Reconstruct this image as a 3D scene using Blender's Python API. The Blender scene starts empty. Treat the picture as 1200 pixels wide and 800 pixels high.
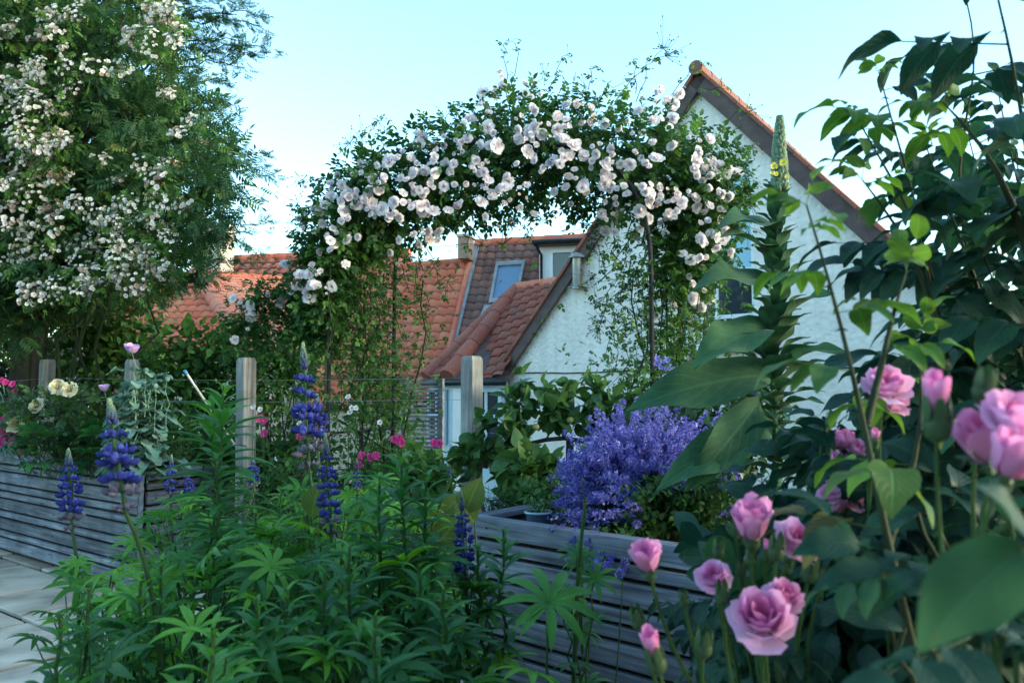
SKY_STRENGTH = 0.15; SUN_STRENGTH = 0.5; EXPOSURE = 2.5; SKY_TINT = (.86, 1.09, 1.12)
import bpy, bmesh, math, random
import numpy as np
from mathutils import Vector, Matrix
random.seed(7)
rng = np.random.default_rng(7)
S = bpy.context.scene
COL = S.collection
PI = math.pi

# ------------------------------------------------------------------ camera frame
F = 915.0; H = 1.35; PITCH = math.atan(58 / F)
CAM = np.array([0, 0, H])
def ray(px, py):
    x = (px - 600) / F; y = (400 - py) / F
    r = np.array([x, math.cos(PITCH) - y * math.sin(PITCH), math.sin(PITCH) + y * math.cos(PITCH)])
    return r / r[1]
def P(px, py, d):            # point seen in direction (px, py) standing d metres away
    return CAM + ray(px, py) * d
def G(px, py, z):            # point of the level plane z
    r = ray(px, py); return CAM + r * ((z - H) / r[2])
def hit(px, py, p0, n):
    r = ray(px, py); return CAM + r * (np.dot(p0 - CAM, n) / np.dot(r, n))
V3 = lambda *a: np.array(a, float)
def nrm(v):
    v = np.asarray(v, float); return v / (np.linalg.norm(v, axis=-1, keepdims=True) + 1e-9)

# ------------------------------------------------------------------ mesh building
class MB:
    def __init__(s): s.v = []; s.q = []; s.t = []; s.a = []; s.n = 0; s.mq = []; s.mt = []
    def add(s, v, f, a=None, m=0):
        v = np.asarray(v, float).reshape(-1, 3); f = np.asarray(f, int)
        if a is None: a = np.zeros((len(v), 3)); a[:, 2] = .5
        s.v.append(v); s.a.append(np.asarray(a, float))
        if f.shape[1] == 4: s.q.append(f + s.n); s.mq.append(np.full(len(f), m))
        else: s.t.append(f + s.n); s.mt.append(np.full(len(f), m))
        s.n += len(v)
    def inst(s, T, pos, d, up, size, tint=None, m=0):
        pos = np.atleast_2d(pos); N = max(len(pos), len(np.atleast_2d(d)), len(np.atleast_2d(up))); pos = np.broadcast_to(pos, (N, 3))
        d = nrm(np.broadcast_to(d, (N, 3))); up = np.broadcast_to(up, (N, 3))
        n = up - d * np.sum(up * d, 1, keepdims=True)
        bad = np.linalg.norm(n, axis=1) < 1e-3
        n = np.where(bad[:, None], np.array([1.0, .1, .2]), n)
        n = n - d * np.sum(n * d, 1, keepdims=True); n = nrm(n)
        x = np.cross(d, n)
        tv, tf, ta = T
        size = np.broadcast_to(np.asarray(size, float), (N,))
        v = pos[:, None] + size[:, None, None] * (tv[None, :, 0:1] * x[:, None] + tv[None, :, 1:2] * d[:, None] + tv[None, :, 2:3] * n[:, None])
        a = np.repeat(ta[None], N, 0).copy()
        if tint is None: tint = rng.random(N)
        a[:, :, 2] = np.clip(a[:, :, 2] - .5 + np.broadcast_to(tint, (N,))[:, None], 0, 1)
        f = tf[None] + (np.arange(N) * len(tv))[:, None, None]
        s.add(v.reshape(-1, 3), f.reshape(-1, tf.shape[1]), a.reshape(-1, 3), m)
    def tube(s, pts, r, k=6, tint=.5, cap=True, m=0):
        pts = np.asarray(pts, float); n = len(pts); r = np.broadcast_to(np.asarray(r, float), (n,))
        tg = nrm(np.gradient(pts, axis=0))
        ref = V3(0, 0, 1) if abs(tg[0][2]) < .9 else V3(1, 0, 0)
        v = []
        for i in range(n):
            a = nrm(np.cross(tg[i], ref)); b = np.cross(tg[i], a); ref = np.cross(a, tg[i])
            th = np.arange(k) * 2 * PI / k
            v.append(pts[i] + r[i] * (np.cos(th)[:, None] * a + np.sin(th)[:, None] * b))
        v = np.concatenate(v)
        i, j = np.meshgrid(np.arange(n - 1), np.arange(k), indexing='ij'); j2 = (j + 1) % k
        f = np.stack([i * k + j, i * k + j2, (i + 1) * k + j2, (i + 1) * k + j], -1).reshape(-1, 4)
        at = np.zeros((len(v), 3)); at[:, 2] = tint; at[:, 1] = np.repeat(np.linspace(0, 1, n), k)
        s.add(v, f, at, m)
        if cap:
            for base, c in ((0, pts[0]), ((n - 1) * k, pts[-1])):
                vv = np.vstack([v[base:base + k], c]); ff = [[q, (q + 1) % k, k] for q in range(k)]
                s.add(vv, ff, np.tile([0, 0, tint], (k + 1, 1)), m)
    def box(s, c, X, Y, Z, tint=.5, m=0):      # half vectors
        c, X, Y, Z = map(lambda q: np.asarray(q, float), (c, X, Y, Z))
        v = [c + a * X + b * Y + e * Z for e in (-1, 1) for b in (-1, 1) for a in (-1, 1)]
        f = [[0, 2, 3, 1], [4, 5, 7, 6], [0, 1, 5, 4], [2, 6, 7, 3], [0, 4, 6, 2], [1, 3, 7, 5]]
        lx, ly, lz = (float(np.linalg.norm(q)) for q in (X, Y, Z)); off_ = float(c[0] * 1.7 + c[1])
        at = [[a * lx + off_, b * ly + e * lz, tint] for e in (-1, 1) for b in (-1, 1) for a in (-1, 1)]
        s.add(v, f, at, m)
    def poly_prism(s, pts, ext):               # polygon extruded by vector ext (tri fan)
        pts = np.asarray(pts, float); n = len(pts)
        v = np.vstack([pts, pts + ext])
        t = [[0, i, i + 1] for i in range(1, n - 1)] + [[n, n + i + 1, n + i] for i in range(1, n - 1)]
        s.add(v, t)
        for i in range(n):
            j = (i + 1) % n
            s.add([v[i], v[j], v[n + j], v[n + i]], [[0, 3, 2, 1]])
    def build(s, name, mat, parent=None, smooth=True, bevel=0):
        if not s.v:
            return None
        v = np.concatenate(s.v); a = np.concatenate(s.a)
        if parent is not None: v = v - wloc(parent)
        me = bpy.data.meshes.new(name)
        q = np.concatenate(s.q) if s.q else np.zeros((0, 4), int); t = np.concatenate(s.t) if s.t else np.zeros((0, 3), int)
        me.vertices.add(len(v)); me.vertices.foreach_set('co', v.astype(np.float32).ravel())
        li = np.concatenate([q.ravel(), t.ravel()])
        me.loops.add(len(li)); me.loops.foreach_set('vertex_index', li.astype(np.int32))
        ls = np.concatenate([np.arange(len(q)) * 4, len(q) * 4 + np.arange(len(t)) * 3])
        me.polygons.add(len(ls)); me.polygons.foreach_set('loop_start', ls.astype(np.int32))
        mi = np.concatenate((s.mq or [np.zeros(0)]) + (s.mt or [np.zeros(0)]))
        me.polygons.foreach_set('material_index', mi.astype(np.int32))
        me.update(calc_edges=True); me.validate()
        at = me.attributes.new('luv', 'FLOAT_VECTOR', 'POINT')
        at.data.foreach_set('vector', a.astype(np.float32).ravel())
        me.polygons.foreach_set('use_smooth', np.full(len(me.polygons), smooth))
        for mm in (mat if isinstance(mat, (list, tuple)) else [mat]): me.materials.append(mm)
        o = bpy.data.objects.new(name, me); COL.objects.link(o)
        if parent is not None: o.parent = parent
        if bevel:
            b = o.modifiers.new('bevel', 'BEVEL'); b.width = bevel; b.segments = 2; b.limit_method = 'ANGLE'
        return o
def wloc(o):
    l = np.zeros(3)
    while o is not None: l = l + np.array(o.location); o = o.parent
    return l
def tag(o, label=None, cat=None, group=None, kind=None):
    if label: o['label'] = label
    if cat: o['category'] = cat
    if group: o['group'] = group
    if kind: o['kind'] = kind
    return o
def thing(name, loc, label, cat, group=None):
    o = bpy.data.objects.new(name, None); o.empty_display_size = .1; COL.objects.link(o); o.location = [float(c) for c in loc]
    return tag(o, label, cat, group)
def place(name, mesh, parent, loc, axis=(0, 0, 1), s=1.0, spin=None):   # shared mesh child
    o = bpy.data.objects.new(name, mesh); COL.objects.link(o)
    z = Vector([float(c) for c in axis]).normalized(); q = Vector((0, 0, 1)).rotation_difference(z)
    sp = random.uniform(0, 2 * PI) if spin is None else spin
    M = q.to_matrix().to_4x4() @ Matrix.Rotation(sp, 4, 'Z')
    o.parent = parent
    l = np.asarray(loc, float) - wloc(parent)
    o.matrix_local = Matrix.Translation(Vector([float(c) for c in l])) @ M @ Matrix.Scale(float(s), 4)
    return o
def mesh_only(mb, name, mat, smooth=True):
    o = mb.build(name, mat, None, smooth); me = o.data; bpy.data.objects.remove(o); return me

# ------------------------------------------------------------------ leaf and petal templates  (verts, faces, attr)
def leaf_t(W=.25, segs=5, cols=1, fold=.25, curl=.25, p=.8, teeth=0, wave=0, stalk=0):
    t = np.linspace(0, 1, segs + 1)
    w = W * np.sin(PI * np.clip(t, .015, .99) ** p) ** .85
    if teeth: w = w * (1 + teeth * np.where(np.arange(segs + 1) % 2, 1, -1))
    u = np.linspace(-1, 1, 2 * cols + 1)
    T_, U = np.meshgrid(t, u, indexing='ij')
    x = U * w[:, None]
    a = T_ * curl * 2
    y = (np.sin(a) / (2 * curl) if curl else T_) + stalk
    z = -(1 - np.cos(a)) / (2 * curl) if curl else 0 * T_
    z = z + fold * np.abs(x) + wave * W * np.sin(T_ * 11 + U) * np.abs(U)
    v = np.stack([x, y, z], -1).reshape(-1, 3)
    nc = 2 * cols + 1
    i, j = np.meshgrid(np.arange(segs), np.arange(nc - 1), indexing='ij')
    f = np.stack([i * nc + j, i * nc + j + 1, (i + 1) * nc + j + 1, (i + 1) * nc + j], -1).reshape(-1, 4)
    at = np.stack([U, T_, np.full_like(U, .5)], -1).reshape(-1, 3)
    return v, f, at
def join(parts):             # [(template, origin, dir, up, size)]
    V = []; Fs = []; A = []; n = 0
    for T, o, d, up, s in parts:
        d = nrm(d); up = np.asarray(up, float); up = nrm(up - d * np.dot(up, d)); x = np.cross(d, up)
        V.append(np.asarray(o, float) + s * (T[0][:, 0:1] * x + T[0][:, 1:2] * d + T[0][:, 2:3] * up)); Fs.append(T[1] + n); A.append(T[2]); n += len(T[0])
    return np.vstack(V), np.vstack(Fs), np.vstack(A)
def stick_t(a, b, r):        # flat-sided thin stalk, 3 sides
    a = np.asarray(a, float); b = np.asarray(b, float); d = nrm(b - a)
    s = nrm(np.cross(d, V3(.1, .2, 1))); n = np.cross(s, d)
    v = []
    for p, rr in ((a, r), (b, r * .6)):
        for k in range(3):
            th = k * 2 * PI / 3; v.append(p + rr * (math.cos(th) * s + math.sin(th) * n))
    f = [[k, (k + 1) % 3, 3 + (k + 1) % 3, 3 + k] for k in range(3)]
    return np.array(v), np.array(f), np.tile([0., .5, .62], (6, 1))
ID = (V3(0, 0, 0), V3(0, 1, 0), V3(0, 0, 1), 1)
def pinnate(leaf, pairs, L, ls, ang=1.0, r=.01, droop=.1, first=.3):
    parts = [(stick_t((0, 0, 0), (0, L, -droop * L * .5), r),) + ID]
    for i in range(pairs):
        y = L * (first + (1 - first) * i / pairs); s = ls * (.8 + .2 * math.sin(PI * (i + .7) / pairs))
        for sg in (-1, 1):
            parts.append((leaf, V3(0, y, -droop * y * .5), V3(sg * math.sin(ang), math.cos(ang), -.18), V3(sg * -.15, 0, 1), s))
    parts.append((leaf, V3(0, L, -droop * L * .5), V3(0, 1, -.3), V3(0, 0, 1), ls * 1.1))
    return join(parts)
def palmate(leaf, n, rise=.35, gap=.25):
    parts = []
    for i in range(n):
        a = gap + (2 * PI - 2 * gap) * i / (n - 1) - PI / 2
        parts.append((leaf, V3(0, 0, 0), V3(math.cos(a), math.sin(a), rise), V3(0, 0, 1), .85 + .2 * math.sin(PI * i / (n - 1))))
    return join(parts)
def ell_t(rx, ry, rz, k=7, m=5, bend=0):
    ph = np.linspace(.02, PI - .02, m + 1); th = np.arange(k) * 2 * PI / k
    A_, B_ = np.meshgrid(ph, th, indexing='ij')
    y = -np.cos(A_) * ry
    v = np.stack([np.sin(A_) * np.cos(B_) * rx, y, np.sin(A_) * np.sin(B_) * rz + bend * y * y], -1).reshape(-1, 3)
    i, j = np.meshgrid(np.arange(m), np.arange(k), indexing='ij'); j2 = (j + 1) % k
    f = np.stack([i * k + j, i * k + j2, (i + 1) * k + j2, (i + 1) * k + j], -1).reshape(-1, 4)
    at = np.stack([np.cos(B_), A_ / PI, np.full_like(A_, .5)], -1).reshape(-1, 3)
    return v, f, at
def petal_bowl(R, Hh, a0, half, pw=.7, roll=.1, ruf=.06, ph=0, tint=.5, nu=5, nt=5):
    t = np.linspace(0.02, 1, nt); u = np.linspace(-1, 1, nu); T_, U = np.meshgrid(t, u, indexing='ij')
    top = 1 - .22 * np.abs(U) ** 2.5                     # rounded petal tip
    tt = T_ * top
    wv = half * np.minimum(1, .35 + 1.0 * T_)
    r = R * tt ** pw + roll * R * T_ ** 5
    z = Hh * tt ** (1.25) - roll * .5 * Hh * T_ ** 6 + ruf * R * np.sin(U * 4 + ph) * T_ ** 3
    r = r + ruf * R * np.cos(U * 5 + ph * 2) * T_ ** 3
    ang = a0 + U * wv
    v = np.stack([r * np.cos(ang), r * np.sin(ang), z], -1).reshape(-1, 3)
    i, j = np.meshgrid(np.arange(nt - 1), np.arange(nu - 1), indexing='ij')
    f = np.stack([i * nu + j, i * nu + j + 1, (i + 1) * nu + j + 1, (i + 1) * nu + j], -1).reshape(-1, 4)
    at = np.stack([U, T_, np.full_like(U, tint)], -1).reshape(-1, 3)
    return v, f, at
def rose_mb(layers, mb=None, seed=0):
    rr = random.Random(seed); mb = mb or MB()
    for (n, R, Hh, half, pw, roll, tint) in layers:
        o = rr.uniform(0, 6)
        for i in range(n):
            k = rr.uniform(.9, 1.1)
            v, f, a = petal_bowl(R * k, Hh * rr.uniform(.88, 1.08), o + i * 2 * PI / n + rr.uniform(-.15, .15), half, pw, roll, .07, rr.uniform(0, 6), tint + rr.uniform(-.08, .08))
            mb.add(v, f, a)
    return mb

# ------------------------------------------------------------------ materials
def mat(name):
    m = bpy.data.materials.new(name); m.use_nodes = True
    nt = m.node_tree; return m, nt, nt.nodes, nt.links, nt.nodes['Principled BSDF']
def ramp(nd, stops):
    r = nd.new('ShaderNodeValToRGB'); e = r.color_ramp.elements
    while len(e) < len(stops): e.new(.5)
    for i, (p, c) in enumerate(stops): e[i].position = p; e[i].color = (*c, 1)
    return r
def leafmat(name, c0, c1, rough=.5, trans=.3, vein=.0, spec=.35, c2=None, sheen=0):
    m, nt, nd, L, b = mat(name)
    at = nd.new('ShaderNodeAttribute'); at.attribute_name = 'luv'
    sp = nd.new('ShaderNodeSeparateXYZ'); L.new(at.outputs['Vector'], sp.inputs[0])
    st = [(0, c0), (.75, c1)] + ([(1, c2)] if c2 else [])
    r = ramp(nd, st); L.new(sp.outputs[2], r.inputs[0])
    no = nd.new('ShaderNodeTexNoise'); no.inputs['Scale'].default_value = 30; tc = nd.new('ShaderNodeTexCoord'); L.new(tc.outputs['Object'], no.inputs['Vector'])
    hs = nd.new('ShaderNodeHueSaturation'); L.new(r.outputs[0], hs.inputs['Color'])
    mr = nd.new('ShaderNodeMapRange'); L.new(no.outputs[0], mr.inputs[0]); mr.inputs[3].default_value = .7; mr.inputs[4].default_value = 1.3
    L.new(mr.outputs[0], hs.inputs['Value'])
    col = hs.outputs[0]
    if 'petal' not in name:
        ns = nd.new('ShaderNodeTexNoise'); ns.inputs['Scale'].default_value = 160; ns.inputs['Detail'].default_value = 3; L.new(tc.outputs['Object'], ns.inputs['Vector'])
        sr = nd.new('ShaderNodeMapRange'); L.new(ns.outputs[0], sr.inputs[0]); sr.inputs[1].default_value = .66; sr.inputs[2].default_value = .72; sr.inputs[4].default_value = .6
        sx = nd.new('ShaderNodeMix'); sx.data_type = 'RGBA'; L.new(sr.outputs[0], sx.inputs[0]); L.new(col, sx.inputs[6]); sx.inputs[7].default_value = (.09, .075, .03, 1); col = sx.outputs[2]
    else:
        wv = nd.new('ShaderNodeTexWave'); wv.inputs['Scale'].default_value = 3; wv.inputs['Distortion'].default_value = 3; wv.bands_direction = 'X'; L.new(at.outputs['Vector'], wv.inputs['Vector'])
        bq = nd.new('ShaderNodeBump'); bq.inputs['Strength'].default_value = .35; bq.inputs['Distance'].default_value = .002; L.new(wv.outputs[0], bq.inputs['Height']); L.new(bq.outputs[0], b.inputs['Normal'])
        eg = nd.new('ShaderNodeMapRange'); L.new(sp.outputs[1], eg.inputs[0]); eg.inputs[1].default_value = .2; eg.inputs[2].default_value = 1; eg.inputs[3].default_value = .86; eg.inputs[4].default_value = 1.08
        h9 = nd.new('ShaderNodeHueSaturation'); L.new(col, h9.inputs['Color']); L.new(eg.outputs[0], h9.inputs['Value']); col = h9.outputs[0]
    if vein:
        ab = nd.new('ShaderNodeMath'); ab.operation = 'ABSOLUTE'; L.new(sp.outputs[0], ab.inputs[0])
        md = nd.new('ShaderNodeMapRange'); L.new(ab.outputs[0], md.inputs[0]); md.inputs[1].default_value = .03; md.inputs[2].default_value = .1; md.inputs[3].default_value = 1; md.inputs[4].default_value = 0
        q = nd.new('ShaderNodeMath'); q.operation = 'MULTIPLY_ADD'; L.new(ab.outputs[0], q.inputs[0]); q.inputs[1].default_value = -.35; L.new(sp.outputs[1], q.inputs[2])
        k = nd.new('ShaderNodeMath'); k.operation = 'MULTIPLY'; L.new(q.outputs[0], k.inputs[0]); k.inputs[1].default_value = 50
        sn = nd.new('ShaderNodeMath'); sn.operation = 'SINE'; L.new(k.outputs[0], sn.inputs[0])
        vm = nd.new('ShaderNodeMapRange'); L.new(sn.outputs[0], vm.inputs[0]); vm.inputs[1].default_value = .75; vm.inputs[2].default_value = 1; vm.inputs[4].default_value = .6
        mx = nd.new('ShaderNodeMath'); mx.operation = 'MAXIMUM'; L.new(md.outputs[0], mx.inputs[0]); L.new(vm.outputs[0], mx.inputs[1])
        sc = nd.new('ShaderNodeMath'); sc.operation = 'MULTIPLY'; L.new(mx.outputs[0], sc.inputs[0]); sc.inputs[1].default_value = vein
        mi = nd.new('ShaderNodeMix'); mi.data_type = 'RGBA'; L.new(sc.outputs[0], mi.inputs[0]); L.new(col, mi.inputs[6])
        mi.inputs[7].default_value = (*[min(1, x * 2.2 + .02) for x in c1], 1); col = mi.outputs[2]
        bp = nd.new('ShaderNodeBump'); bp.inputs['Strength'].default_value = .5; bp.inputs['Distance'].default_value = .002; bp.invert = True
        L.new(mx.outputs[0], bp.inputs['Height']); L.new(bp.outputs[0], b.inputs['Normal'])
    L.new(col, b.inputs['Base Color']); b.inputs['Roughness'].default_value = rough; b.inputs['Specular IOR Level'].default_value = spec
    if sheen: b.inputs['Sheen Weight'].default_value = sheen
    if trans:
        t = nd.new('ShaderNodeBsdfTranslucent'); h2 = nd.new('ShaderNodeHueSaturation'); h2.inputs['Hue'].default_value = .485; h2.inputs['Value'].default_value = 1.5; h2.inputs['Saturation'].default_value = 1.1
        if 'petal' in name: h2.inputs['Hue'].default_value = .5; h2.inputs['Value'].default_value = 1.0; h2.inputs['Saturation'].default_value = 1.0
        L.new(col, h2.inputs['Color']); L.new(h2.outputs[0], t.inputs[0])
        ms = nd.new('ShaderNodeMixShader'); ms.inputs[0].default_value = trans
        L.new(b.outputs[0], ms.inputs[1]); L.new(t.outputs[0], ms.inputs[2]); L.new(ms.outputs[0], nd['Material Output'].inputs[0])
    return m
def surf(name, stops, scale=8, rough=.8, bump=.3, bscale=40, dist=.01, detail=6, coord='Object', stretch=(1, 1, 1), metal=0, spec=.3, tintvar=0):
    m, nt, nd, L, b = mat(name)
    tc = nd.new('ShaderNodeTexCoord'); mp = nd.new('ShaderNodeMapping'); L.new(tc.outputs[coord], mp.inputs[0]); mp.inputs['Scale'].default_value = stretch
    no = nd.new('ShaderNodeTexNoise'); no.inputs['Scale'].default_value = scale; no.inputs['Detail'].default_value = detail; L.new(mp.outputs[0], no.inputs['Vector'])
    r = ramp(nd, stops); L.new(no.outputs[0], r.inputs[0]); col = r.outputs[0]
    if tintvar:
        at = nd.new('ShaderNodeAttribute'); at.attribute_name = 'luv'; sp = nd.new('ShaderNodeSeparateXYZ'); L.new(at.outputs['Vector'], sp.inputs[0])
        mr = nd.new('ShaderNodeMapRange'); L.new(sp.outputs[2], mr.inputs[0]); mr.inputs[3].default_value = 1 - tintvar; mr.inputs[4].default_value = 1 + tintvar
        hs = nd.new('ShaderNodeHueSaturation'); L.new(col, hs.inputs['Color']); L.new(mr.outputs[0], hs.inputs['Value']); col = hs.outputs[0]
    L.new(col, b.inputs['Base Color'])
    b.inputs['Roughness'].default_value = rough; b.inputs['Metallic'].default_value = metal; b.inputs['Specular IOR Level'].default_value = spec
    if bump:
        n2 = nd.new('ShaderNodeTexNoise'); n2.inputs['Scale'].default_value = bscale; n2.inputs['Detail'].default_value = 5; L.new(mp.outputs[0], n2.inputs['Vector'])
        bp = nd.new('ShaderNodeBump'); bp.inputs['Strength'].default_value = bump; bp.inputs['Distance'].default_value = dist; L.new(n2.outputs[0], bp.inputs['Height']); L.new(bp.outputs[0], b.inputs['Normal'])
    return m
M = {}
M['rose_leaf'] = leafmat('rose_leaf', (.016, .045, .014), (.055, .125, .025), trans=.35, c2=(.12, .19, .035), rough=.42)
M['arch_leaf'] = leafmat('arch_leaf', (.018, .055, .018), (.055, .14, .03), trans=.4, c2=(.13, .24, .05), rough=.48, spec=.22)
M['rowan_leaf'] = leafmat('rowan_leaf', (.018, .058, .028), (.052, .125, .042), trans=.35, rough=.5, spec=.25, c2=(.12, .2, .04))
M['shrub_leaf'] = leafmat('shrub_leaf', (.018, .058, .020), (.058, .145, .034), trans=.38, spec=.25, c2=(.11, .22, .045))
M['shrub_leaf_pale'] = leafmat('shrub_leaf_pale', (.03, .08, .022), (.075, .16, .04), trans=.4, c2=(.17, .26, .07))
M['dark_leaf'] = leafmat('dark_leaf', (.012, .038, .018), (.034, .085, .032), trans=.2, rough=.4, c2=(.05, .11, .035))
M['lupin_leaf'] = leafmat('lupin_leaf', (.016, .07, .026), (.052, .19, .036), trans=.38, rough=.5, vein=.2, spec=.3, c2=(.13, .34, .035))
M['lance_leaf'] = leafmat('lance_leaf', (.014, .066, .028), (.04, .165, .036), trans=.33, rough=.42, vein=.2, spec=.35, c2=(.09, .27, .035))
M['big_leaf'] = leafmat('big_leaf', (.008, .034, .026), (.02, .065, .034), trans=.33, rough=.5, vein=.16, spec=.22, c2=(.09, .2, .03))
M['young_leaf'] = leafmat('young_leaf', (.035, .10, .02), (.075, .18, .028), trans=.42, rough=.45, vein=.25, spec=.22, c2=(.075, .075, .03))
M['mullein_leaf'] = leafmat('mullein_leaf', (.016, .055, .03), (.04, .11, .05), trans=.22, rough=.75, vein=.18, spec=.15, sheen=.08, c2=(.05, .12, .05))
M['poppy_leaf'] = leafmat('poppy_leaf', (.09, .18, .14), (.18, .3, .23), trans=.25, rough=.55, vein=.3)
M['apple_leaf'] = leafmat('apple_leaf', (.02, .06, .02), (.06, .14, .035), trans=.3, rough=.35, vein=.3)
M['grass_leaf'] = leafmat('grass_leaf', (.03, .08, .02), (.08, .17, .04), trans=.3)
M['ramble_petal'] = leafmat('ramble_petal', (.42, .29, .2), (.86, .8, .76), trans=.45, rough=.6, spec=.15, c2=(.9, .87, .83))
M['white_petal'] = leafmat('white_petal', (.86, .70, .74), (.92, .9, .92), trans=.5, rough=.6, spec=.15, c2=(.9, .89, .9))
M['cream_petal'] = leafmat('cream_petal', (.8, .68, .38), (.82, .76, .58), trans=.3, rough=.6, spec=.2)
M['pink_petal'] = leafmat('pink_petal', (.78, .22, .48), (.86, .52, .78), trans=.45, rough=.7, spec=.05, c2=(.88, .7, .9))
M['hot_petal'] = leafmat('hot_petal', (.6, .03, .2), (.7, .06, .3), trans=.25, rough=.6)
M['mauve_petal'] = leafmat('mauve_petal', (.5, .28, .6), (.62, .4, .68), trans=.3, rough=.6)
M['lupin_petal'] = leafmat('lupin_petal', (.025, .03, .17), (.055, .07, .36), trans=.2, rough=.6, spec=.15, c2=(.15, .17, .56))
M['catmint_petal'] = leafmat('catmint_petal', (.12, .11, .42), (.24, .22, .64), trans=.35, rough=.6, spec=.1, c2=(.5, .46, .85))
M['yellow_petal'] = leafmat('yellow_petal', (.75, .6, .05), (.8, .7, .08), trans=.25)
M['bud_green'] = leafmat('bud_green', (.02, .05, .022), (.04, .085, .035), trans=.1, rough=.5)
M['bud_pale'] = leafmat('bud_pale', (.035, .04, .16), (.16, .24, .14), trans=.1, rough=.6, c2=(.3, .4, .22))
M['faded_petal'] = leafmat('faded_petal', (.09, .07, .09), (.16, .14, .2), trans=.1, rough=.7)
M['bud_dark'] = leafmat('bud_dark', (.1, .07, .04), (.18, .1, .07), trans=.1, rough=.6)
M['stem_green'] = leafmat('stem_green', (.02, .05, .015), (.04, .085, .025), trans=0, rough=.55, spec=.15)
M['cane'] = leafmat('cane', (.016, .024, .012), (.03, .04, .018), trans=0, rough=.6, spec=.12)
M['bark'] = surf('bark', [(.3, (.025, .022, .02)), (.7, (.07, .062, .052))], 9, .9, .8, 30, .02, stretch=(1, 1, .2))
M['berry'] = leafmat('berry', (.2, .12, .03), (.3, .14, .04), trans=0, rough=.5)
M['apple'] = surf('apple', [(.35, (.12, .18, .04)), (.7, (.25, .24, .08))], 6, .35, 0)
M['iron'] = surf('iron', [(.4, (.02, .022, .025)), (.7, (.045, .04, .038))], 20, .6, .2, 60, .003, spec=.08)
M['soil'] = surf('soil', [(.3, (.02, .015, .011)), (.7, (.06, .045, .032))], 6, .95, 1, 30, .03)
M['lawn'] = surf('lawn', [(.3, (.02, .045, .014)), (.7, (.05, .085, .025))], 3, .95, 1, 20, .04)
M['joint'] = surf('joint', [(.3, (.015, .02, .014)), (.7, (.04, .045, .035))], 9, .95, .6, 40, .01)
M['slab'] = surf('slab', [(.25, (.27, .21, .165)), (.5, (.46, .37, .29)), (.75, (.6, .5, .4))], 4, .8, .35, 22, .008, tintvar=.3)
M['slat_dark'] = None
def wood(name, cols, knots=True, axis=(1, 14, 14)):
    m, nt, nd, L, b = mat(name)
    tc = nd.new('ShaderNodeTexCoord'); at = nd.new('ShaderNodeAttribute'); at.attribute_name = 'luv'
    sp = nd.new('ShaderNodeSeparateXYZ'); L.new(at.outputs['Vector'], sp.inputs[0])
    mp = nd.new('ShaderNodeMapping'); L.new(at.outputs['Vector'], mp.inputs[0]); mp.inputs['Scale'].default_value = (1.1, 20, 37)
    cb = nd.new('ShaderNodeCombineXYZ'); mu = nd.new('ShaderNodeMath'); mu.operation = 'MULTIPLY'; mu.inputs[1].default_value = 37; L.new(sp.outputs[2], mu.inputs[0]); L.new(mu.outputs[0], cb.inputs[0])
    n1 = nd.new('ShaderNodeTexNoise'); n1.inputs['Scale'].default_value = 2.2; n1.inputs['Detail'].default_value = 8; n1.inputs['Distortion'].default_value = .8; L.new(mp.outputs[0], n1.inputs['Vector'])
    r = ramp(nd, [(.25, cols[0]), (.5, cols[1]), (.75, cols[2])]); L.new(n1.outputs[0], r.inputs[0])
    n2 = nd.new('ShaderNodeTexNoise'); n2.inputs['Scale'].default_value = 5; n2.inputs['Detail'].default_value = 3; L.new(tc.outputs['Object'], n2.inputs['Vector'])
    mr = nd.new('ShaderNodeMapRange'); L.new(n2.outputs[0], mr.inputs[0]); mr.inputs[1].default_value = .3; mr.inputs[2].default_value = .7; mr.inputs[3].default_value = .65; mr.inputs[4].default_value = 1.25
    mt = nd.new('ShaderNodeMapRange'); L.new(sp.outputs[2], mt.inputs[0]); mt.inputs[3].default_value = .7; mt.inputs[4].default_value = 1.3
    m2 = nd.new('ShaderNodeMath'); m2.operation = 'MULTIPLY'; L.new(mr.outputs[0], m2.inputs[0]); L.new(mt.outputs[0], m2.inputs[1])
    val = m2.outputs[0]
    if knots:
        mp2 = nd.new('ShaderNodeMapping'); L.new(at.outputs['Vector'], mp2.inputs[0]); mp2.inputs['Scale'].default_value = (3.0, 12, 37)
        vo = nd.new('ShaderNodeTexVoronoi'); vo.inputs['Randomness'].default_value = 1; vo.inputs['Scale'].default_value = 1; L.new(mp2.outputs[0], vo.inputs['Vector'])
        km = nd.new('ShaderNodeMapRange'); L.new(vo.outputs['Distance'], km.inputs[0]); km.inputs[1].default_value = .06; km.inputs[2].default_value = .17; km.inputs[3].default_value = .45; km.inputs[4].default_value = 1
        m3 = nd.new('ShaderNodeMath'); m3.operation = 'MULTIPLY'; L.new(val, m3.inputs[0]); L.new(km.outputs[0], m3.inputs[1]); val = m3.outputs[0]
    hs = nd.new('ShaderNodeHueSaturation'); L.new(r.outputs[0], hs.inputs['Color']); L.new(val, hs.inputs['Value'])
    L.new(hs.outputs[0], b.inputs['Base Color']); b.inputs['Roughness'].default_value = .8; b.inputs['Specular IOR Level'].default_value = .12
    bp = nd.new('ShaderNodeBump'); bp.inputs['Strength'].default_value = .6; bp.inputs['Distance'].default_value = .004; L.new(n1.outputs[0], bp.inputs['Height']); L.new(bp.outputs[0], b.inputs['Normal'])
    return m
M['slat'] = wood('slat_wood', [(.06, .064, .08), (.14, .15, .18), (.25, .26, .3)])
M['post'] = wood('post_wood', [(.12, .115, .11), (.24, .235, .23), (.36, .35, .34)], True, (14, 14, 1))
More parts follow.
